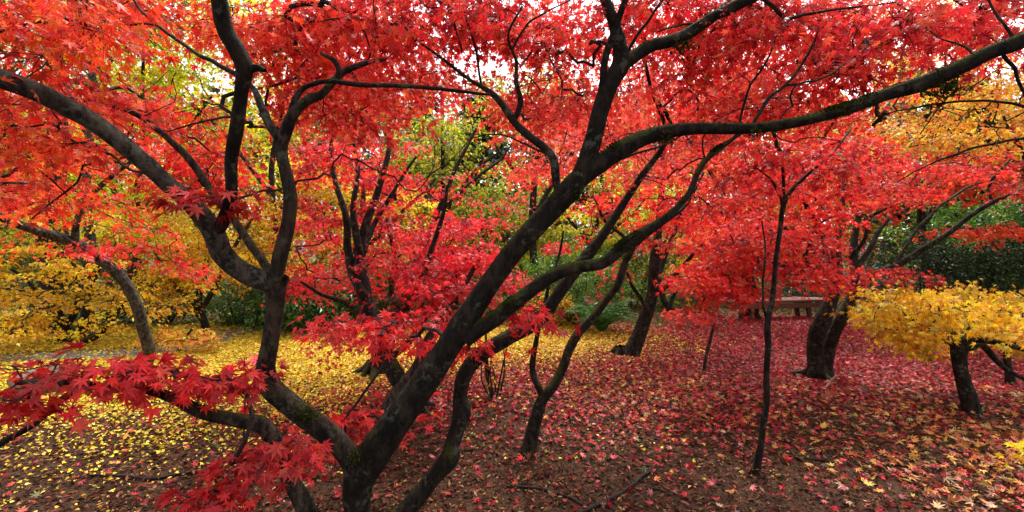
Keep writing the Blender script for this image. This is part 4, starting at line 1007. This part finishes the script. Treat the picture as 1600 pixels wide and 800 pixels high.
def box_geo(g, c, s, ax=(1, 0, 0), bev=0.012, tilt=None):
    """A box with chamfered edges, its long axis along ax (horizontal)."""
    ax = unit(np.array(ax, float)); up = np.array([0, 0, 1.0])
    if tilt is not None: up = unit(np.array(tilt, float)); ax = unit(ax - up * ax.dot(up))
    sd_ = np.cross(up, ax)
    h = np.array(s) / 2
    V = []
    for sx in (-1, 1):
        for e, inset in ((h[0] - bev, 0), (h[0], bev)):
            ring = []
            a, b = h[1] - inset, h[2] - inset
            k = bev
            for (u, v) in ((a, b - k), (a - k, b), (-a + k, b), (-a, b - k), (-a, -b + k), (-a + k, -b), (a - k, -b), (a, -b + k)):
                ring.append(np.array(c) + ax * sx * e + sd_ * u + up * v)
            V.append(ring)
    order = [V[1], V[0], V[2], V[3]]
    V = np.array(order).reshape(-1, 3)
    Fq = []
    for r_ in range(3):
        for j in range(8):
            Fq.append([r_ * 8 + j, r_ * 8 + (j + 1) % 8, r_ * 8 + 8 + (j + 1) % 8, r_ * 8 + 8 + j])
    g.add(V, Fq)
    g.f.append(np.array([list(range(7, -1, -1))]) + g.n - 32)
    g.f.append(np.array([list(range(24, 32))]) + g.n - 32)

pA, pB = at(1128, 500, 10.4), at(1290, 500, 10.9)
mid = (pA + pB) / 2; mid[2] = 0
d = unit(np.array([pB[0] - pA[0], pB[1] - pA[1], 0])); sdv = np.array([-d[1], d[0], 0])
Lb = np.linalg.norm((pB - pA)[:2])
bench = thing('park_bench', (mid[0], mid[1], float(gz(mid[0], mid[1]))), 'long low reddish wooden bench on a carpet of red leaves', 'bench')
zb = float(gz(mid[0], mid[1]))
for k, o_ in enumerate((-0.15, 0.15)):
    g = Geo(); box_geo(g, mid + sdv * o_ + np.array([0, 0, zb + 0.435]), (Lb, 0.27, 0.06), d); g.build('seat', M_BENCH, bench)
g = Geo(); box_geo(g, mid - sdv * 0.265 + np.array([0, 0, zb + 0.335]), (Lb * 0.985, 0.05, 0.12), d); g.build('apron', M_BENCH, bench)
for ex in (-0.27, 0.27):
    for o_ in (-0.17, 0.17):
        g = Geo()
        c = mid + d * ex * Lb + sdv * o_ + np.array([0, 0, zb + 0.185])
        box_geo(g, c, (0.085, 0.085, 0.43), d, 0.01, tilt=(0.12 * np.sign(ex) * -1, 0.02, 1)); g.build('leg', M_BENCH_LEG, bench)
    g = Geo(); box_geo(g, mid + d * ex * Lb + np.array([0, 0, zb + 0.375]), (0.09, 0.5, 0.045), d); g.build('crossbar', M_BENCH_LEG, bench)
nl = 150
pos = mid + d * rng.uniform(-.5, .5, (nl, 1)) * Lb + sdv * rng.uniform(-.28, .28, (nl, 1)); pos[:, 2] = zb + 0.476 + rng.uniform(0, .012, nl)
g = Geo(); aa = rng.uniform(0, 6.28, nl)
put_leaves(g, 'five', pos, np.stack([np.cos(aa), np.sin(aa), np.zeros(nl)], -1), np.array([0, 0, 1.0]) + rng.normal(0, .15, (nl, 3)), 0.06 * rng.uniform(.7, 1.2, nl), palette(PAL['crimson'], nl))
tag(g.build('bench_leaves', M_LITTER, None), 'red leaves fallen on the bench seat', 'leaves', kind='stuff')

def fern(name, label, px, Y, n, L, seed):
    r = np.random.default_rng(seed)
    x = (px - 800) / F_PX * Y
    root = thing(name, (x, Y, float(gz(x, Y))), label, 'fern')
    for k in range(n):
        a = r.uniform(0, 6.28); l = L * r.uniform(.7, 1.15); lift = r.uniform(.8, 1.9)
        t = np.linspace(0, 1, 22)
        h = np.array([math.cos(a), math.sin(a), 0])
        P = np.array([x, Y, 0.02]) + h * (l * t * 0.75)[:, None] + np.array([0, 0, 1.0]) * (l * lift * (t - 0.72 * t * t) )[:, None]
        g = Geo(); V, Fq = sweep(P, np.linspace(.006, .0015, 22), 4)
        g.add(V, Fq, np.tile([.06, .09, .02], (len(V), 1)))
        T = unit(np.gradient(P, axis=0)); sd_ = unit(np.cross(T, [0, 0, 1.0])); up = np.cross(sd_, T)
        w = l * 0.10 * np.sin(np.pi * np.minimum(1, t * .9 + .12)) ** .7
        for s in (-1, 1):
            put_leaves(g, 'diamond', P[1:], (sd_ * s + T * .45)[1:], up[1:] + r.normal(0, .1, (21, 3)), (w[1:] * 1.3).clip(.01), palette([(.07, .18, .035, 2), (.11, .25, .05, 2), (.045, .12, .025, 1)], 21))
        g.build('frond', M_GREEN, root)
fern('fern_plant', 'large dark green fern at the edge of the leaf carpet', 940, 8.7, 46, 1.05, 3)
fern('fern_plant', 'small fern tucked behind the large fern', 893, 9.6, 20, .8, 4)

# bare upright shoots with a few yellow leaves
root = thing('young_shrub', (*at(772, 622, 4.73)[:2], 0), 'thin upright bare shoots with a few yellow leaves behind the second stem', 'shrub')
gt = Geo(); cr = Geo()
for k in range(9):
    x0 = rng.uniform(750, 795); x1 = x0 + rng.uniform(-22, 18); hh = rng.uniform(500, 560)
    P, R_, V, Fq = limb([(772 + (x0 - 772) * .4, 625, 4.73 + rng.normal(0, .08), 3.4), ((x0 + x1) / 2 + rng.uniform(-4, 4), (625 + hh) / 2, 4.73, 2.4), (x1, hh, 4.73 + rng.normal(0, .1), 1.2)], 5, 0, k)
    gt.add(V, Fq)
    m = rng.integers(3, 7); q = rng.integers(3, len(P), m)
    put_leaves(cr, 'diamond', P[q], rng.normal(0, 1, (m, 3)) + np.array([0, 0, -.5]), rng.normal(0, 1, (m, 3)), 0.06 * rng.uniform(.6, 1.3, m), palette(PAL['gold'] + [(.3, .36, .03, 2)], m))
gt.build('stem', M_TWIG, root, True); cr.build('foliage', M_LEAF, root)

# seedling with drooping red leaves left of the fork
root = thing('maple_seedling', (*at(383, 655, 3.3)[:2], 0), 'tiny upright maple seedling with single drooping red leaves left of the fork', 'seedling')
gt = Geo(); cr = Geo()
for sp in ([(383, 718, 3.3, 4), (381, 660, 3.3, 3), (384, 610, 3.3, 2.5), (382, 560, 3.3, 2)], [(382, 640, 3.3, 2), (410, 600, 3.3, 1.6), (432, 585, 3.3, 1.2)], [(383, 625, 3.3, 2), (362, 590, 3.3, 1.5), (355, 572, 3.3, 1.2)], [(382, 600, 3.3, 2), (400, 570, 3.3, 1.5), (420, 560, 3.3, 1)]):
    P, R_, V, Fq = limb(sp, 5, 0, 5); gt.add(V, Fq)
    m = 9; q = rng.integers(len(P) // 3, len(P), m)
    put_leaves(cr, 'fine', P[q] + rng.normal(0, .02, (m, 3)), rng.normal(0, .6, (m, 3)) + np.array([0, 0, -.7]), rng.normal(0, .5, (m, 3)) + np.array([0, -.6, .6]), 0.10 * rng.uniform(.7, 1.15, m), palette(PAL['crimson'], m))
gt.build('stem', M_TWIG, root, True); cr.build('foliage', M_LEAF, root)

# stick standing in the leaves, stump, fallen branches
def stick_thing(name, label, cat, spec, mat, sides=7, rough=.12, seed=0):
    P, R_, V, Fq = limb(spec, sides, rough, seed, 1.6)
    x, y = P[0][:2]
    g = Geo(); g.add(V - np.array([x, y, 0]), Fq)
    for ring, flip in ((0, 1), (len(P) - 1, 0)):
        f = list(range(ring * sides, ring * sides + sides)); g.f.append(np.array([f[::-1] if flip else f]))
    o = g.build(name, mat, None, True); o.location = (x, y, 0)
    return tag(o, label, cat)
stick_thing('marker_stake', 'thin leaning stake stuck upright in red leaves left of the sapling', 'stake', [(1098, 588, 5.7, 6), (1106, 545, 5.7, 5.5), (1117, 505, 5.7, 5)], M_BARK_BROWN, seed=1)
stick_thing('fallen_stick', 'pale short stick propped against the foot of the stout trunk', 'stick', [(1282, 613, 4.95, 3), (1294, 600, 5.05, 4), (1306, 586, 5.1, 3)], simple_mat('pale_stick', (.22, .16, .1), (.36, .27, .18), 30), seed=2)
def gp(px, py, w, lift=.012):
    Y = CAM_H * F_PX / (py - 400.0)
    x = (px - 800) / F_PX * Y; z = float(gz(x, Y)) + w * .5 / F_PX * Y * .7 + lift
    return (px, 400 + (CAM_H - z) * F_PX / Y, Y, w)
for k, (lab, pts) in enumerate([
    ('long fallen branch curving along the bottom right of centre', [(900, 800, 9), (955, 778, 10), (985, 760, 9), (1008, 742, 7), (1030, 728, 3)]),
    ('thin fallen branch at bottom centre left of the longest fallen branch', [(790, 755, 3), (835, 758, 6), (875, 768, 6), (905, 782, 5), (925, 796, 3)]),
    ('dark fallen branch on brown mulch at the lower left', [(140, 745, 4), (190, 748, 8), (240, 752, 8), (290, 744, 6), (330, 742, 3)]),
    ('short forked twig below the dark fallen branch at lower left', [(255, 790, 3), (275, 772, 5), (300, 758, 4)]),
    ('straight fallen branch right of the sapling foot', [(1195, 703, 4), (1245, 714, 5), (1290, 720, 4), (1312, 724, 2)]),
    ('thin curved twig beside the slim Y maple', [(868, 668, 2), (895, 656, 4), (925, 668, 4), (945, 678, 2)]),
    ('broken twig left of the sapling', [(1010, 760, 2), (1030, 766, 5), (1052, 776, 3)]),
    ('short twig left of the slim Y maple foot', [(780, 640, 2), (812, 645, 3.5), (845, 650, 2)])]):
    o = stick_thing('fallen_branch', lab, 'branch', [gp(a, b, w * .7, .004) for a, b, w in pts], M_TWIG, 7, .2, 30 + k)
# boulder behind the low spray
import bmesh
bm = bmesh.new(); bmesh.ops.create_icosphere(bm, subdivisions=4, radius=1)
for v in bm.verts:
    c = v.co
    f = 1 + .16 * math.sin(3 * c.x + 1) * math.cos(2.4 * c.y) + .10 * math.sin(5.2 * c.z + 2 * c.x) + .04 * math.sin(11 * c.x + 7 * c.y)
    v.co = Vector((c.x * .30 * f, c.y * .22 * f, c.z * .19 * f))
me = bpy.data.meshes.new('boulder'); bm.to_mesh(me); bm.free()
for p in me.polygons: p.use_smooth = True
me.materials.append(bark_material('boulder_stone', (.16, .12, .085), (.36, .28, .2), .5, .35))
o = bpy.data.objects.new('boulder', me); C.objects.link(o); q = at(66, 620, 4.9); o.location = (q[0], q[1], .10); o.rotation_euler = (0, 0, .5)
tag(o, 'tan rounded boulder half hidden under the low red spray', 'boulder')

# ================================================================== LEAF LITTER
def gauss(x, y, cx, cy, sx, sy):
    return np.exp(-((x - cx) / sx) ** 2 - ((y - cy) / sy) ** 2)

N0 = 560000
D = np.sqrt(rng.uniform(1.6 ** 2, 17.0 ** 2, N0))
X = rng.uniform(-1.3, 1.3, N0) * D * 1.0
def smooth_noise(x, y, sc, seed):
    r = np.random.default_rng(seed); out = np.zeros_like(x)
    for k in range(7):
        a = r.uniform(0, 6.28); f = sc * r.uniform(.6, 1.8)
        out += np.sin((x * math.cos(a) + y * math.sin(a)) * f + r.uniform(0, 6.28))
    return out / 7 * 1.6
nz1 = smooth_noise(X, D, 2.6, 1); nz2 = smooth_noise(X, D, 1.0, 2)
dens = 1 / (1 + np.exp(-(D - 3.85 - .45 * gauss(X, D, .3, 3.6, 1.6, 1.5) + 0.35 * nz2 + 0.12 * X.clip(-3, 0) - 0.15 * X.clip(0, 3)) * 2.6))
dens = 0.05 + 0.95 * dens
dens = np.maximum(dens, 0.6 * gauss(X, D, 4.0, 3.0, 1.6, 1.2))
dens = np.where(D > 9.5, dens * 0.85, dens)
yel = 1.3 * gauss(X, D, -4.6, 5.8, 2.4, 2.6) + 2.2 * gauss(X, D, -0.2, 8.1, 1.9, 1.1) + 0.9 * gauss(X, D, -2.2, 7.2, 2.2, 1.5) + .5 * gauss(X, D, -7, 5, 3, 3)
red = 1.0 * gauss(X, D, 2.6, 7.0, 3.4, 3.2) + 0.9 * gauss(X, D, -0.9, 4.3, 1.1, 1.0) + 0.8 * gauss(X, D, .6, 4.4, 1.6, 1.6) + .6 * gauss(X, D, 4.5, 5, 2.4, 2.4) + np.where(X < -1.5, .08, .25)
org = 0.8 * gauss(X, D, 1.4, 4.9, .9, .7) + 1.7 * gauss(X, D, 4.1, 3.3, 1.7, 1.1) + 0.35 * gauss(X, D, 1.0, 6.6, 1.2, 1.0)
yel = yel * np.where(D < 4.2, np.where(X > -1.2, .15, .55), 1)
grn = 3.0 * np.clip((D - 9.3 - 2.2 * np.clip((X - 3.3) / 1.2, 0, 1)) / 0.9, 0, 1) + .02
tot = yel + red + org + grn
keep = rng.uniform(0, 1, N0) < dens * np.clip(0.85 + 0.5 * nz1, .2, 1) * np.where(D > 11, .5, 1)
X, D, yel, red, org, grn, tot = [a[keep] for a in (X, D, yel, red, org, grn, tot)]
u = rng.uniform(0, 1, len(X)) * tot

zone = np.where(u < yel, 0, np.where(u < yel + red, 1, np.where(u < yel + red + org, 2, 3)))
# an extra drift of small yellow leaves on the left and round the middle
N1 = 260000
D1 = np.sqrt(rng.uniform(2.4 ** 2, 10.2 ** 2, N1)); X1 = rng.uniform(-1.3, .45, N1) * D1
n1_ = smooth_noise(X1, D1, 3.0, 5)
p1 = 1 / (1 + np.exp(-(D1 - 3.75 + .5 * n1_ + .1 * (X1 + 3)) * 3.0)) * np.where((X1 > -1.6) & (D1 < 6.3), .12, 1) * (gauss(X1, D1, -4.6, 6.0, 3.4, 3.2) + .9 * gauss(X1, D1, -1.8, 7.6, 2.6, 1.5) + .9 * gauss(X1, D1, .2, 8.2, 1.6, 1.0)).clip(0, 1) * .85 + .006 * (D1 < 4.5)
k1 = rng.uniform(0, 1, N1) < p1
X = np.concatenate([X, X1[k1]]); D = np.concatenate([D, D1[k1]]); zone = np.concatenate([zone, np.zeros(int(k1.sum()), int)])
pd = np.min(np.hypot(X[:, None] - pp[None, ::2, 0], D[:, None] - pp[None, ::2, 1]), axis=1)
k2 = (pd > .42) | (rng.uniform(0, 1, len(X)) < .10)
X, D, zone = X[k2], D[k2], zone[k2]
LP = [
    ('yellow_leaf_litter', 'golden yellow fallen leaves spread over the left and middle ground', [(.82, .58, .03, 4), (.78, .50, .025, 3), (.84, .66, .12, 2), (.60, .36, .03, 1.2), (.32, .17, .03, .6)]),
    ('red_leaf_litter', 'crimson and pink fallen maple leaves carpeting the ground', [(.48, .014, .030, 4), (.56, .055, .075, 2.6), (.36, .012, .022, 3), (.62, .18, .18, .9), (.18, .016, .016, 2), (.13, .045, .025, 1.5), (.52, .07, .03, 1.2), (.15, .05, .03, .8)]),
    ('orange_leaf_litter', 'orange and tan fallen leaves at centre and lower right', [(.62, .26, .06, 3), (.55, .18, .05, 3), (.50, .33, .16, 2), (.46, .08, .04, 2), (.64, .38, .07, 1.5)]),
    ('green_leaf_litter', 'olive leaf and moss litter beneath the far shrubs', [(.17, .17, .04, 3), (.10, .12, .03, 3), (.32, .26, .06, 2), (.3, .06, .04, .8)]),
]
for z, (nm, lab, cols) in enumerate(LP):
    g = Geo()
    for lo, hi, kind in ((0, 5.2, 'fine'), (5.2, 8, 'mid'), (8, 30, 'five')):
        m = (zone == z) & (D >= lo) & (D < hi)
        n = int(m.sum())
        if not n: continue
        a = rng.uniform(0, 6.28, n)
        pos = np.stack([X[m], D[m], gz(X[m], D[m]) + rng.uniform(0.004, 0.035, n)], -1)
        ax = np.stack([np.cos(a), np.sin(a), rng.normal(0, .28, n)], -1)
        nr = np.array([0, 0, 1.0]) + rng.normal(0, .5, (n, 3))
        sz = (0.050 if z == 2 else 0.045 if z else 0.044) * rng.uniform(.6, 1.25, n) * (1.1 if z == 2 else 1.0) * (1.0 if hi < 9 else 1.15)
        if z == 0: sz = sz * np.clip(.62 + .09 * (D[m] - 3.0), .6, 1)
        put_leaves(g, 'blob' if z == 0 and lo < 8 else kind, pos, ax, nr, sz, palette(cols, n, .22))
    tag(g.build(nm, M_LITTER, None), lab, 'leaves', kind='stuff')

# bark mulch and needles in front
n = 130000
D = np.sqrt(rng.uniform(1.5 ** 2, 7.5 ** 2, n)); X = rng.uniform(-1.3, 1.3, n) * D
k_ = rng.uniform(0, 1, n) < np.clip(1.6 - D / 4.2, .12, 1); D = D[k_]; X = X[k_]; n = len(D)
a = rng.uniform(0, 6.28, n)
g = Geo()
put_leaves(g, 'diamond', np.stack([X, D, gz(X, D) + rng.uniform(.002, .014, n)], -1), np.stack([np.cos(a), np.sin(a), rng.normal(0, .3, n)], -1),
           np.array([0, 0, 1.0]) + rng.normal(0, .5, (n, 3)), 0.030 * rng.uniform(.4, 1.8, n),
           palette([(.13, .060, .030, 4), (.04, .018, .010, 4), (.24, .12, .055, 2.2), (.32, .19, .09, .7), (.18, .04, .028, 2)], n, .4))
tag(g.build('bark_mulch', M_MULCH, None), 'brown bark mulch and needles on the near ground', 'mulch', kind='stuff')
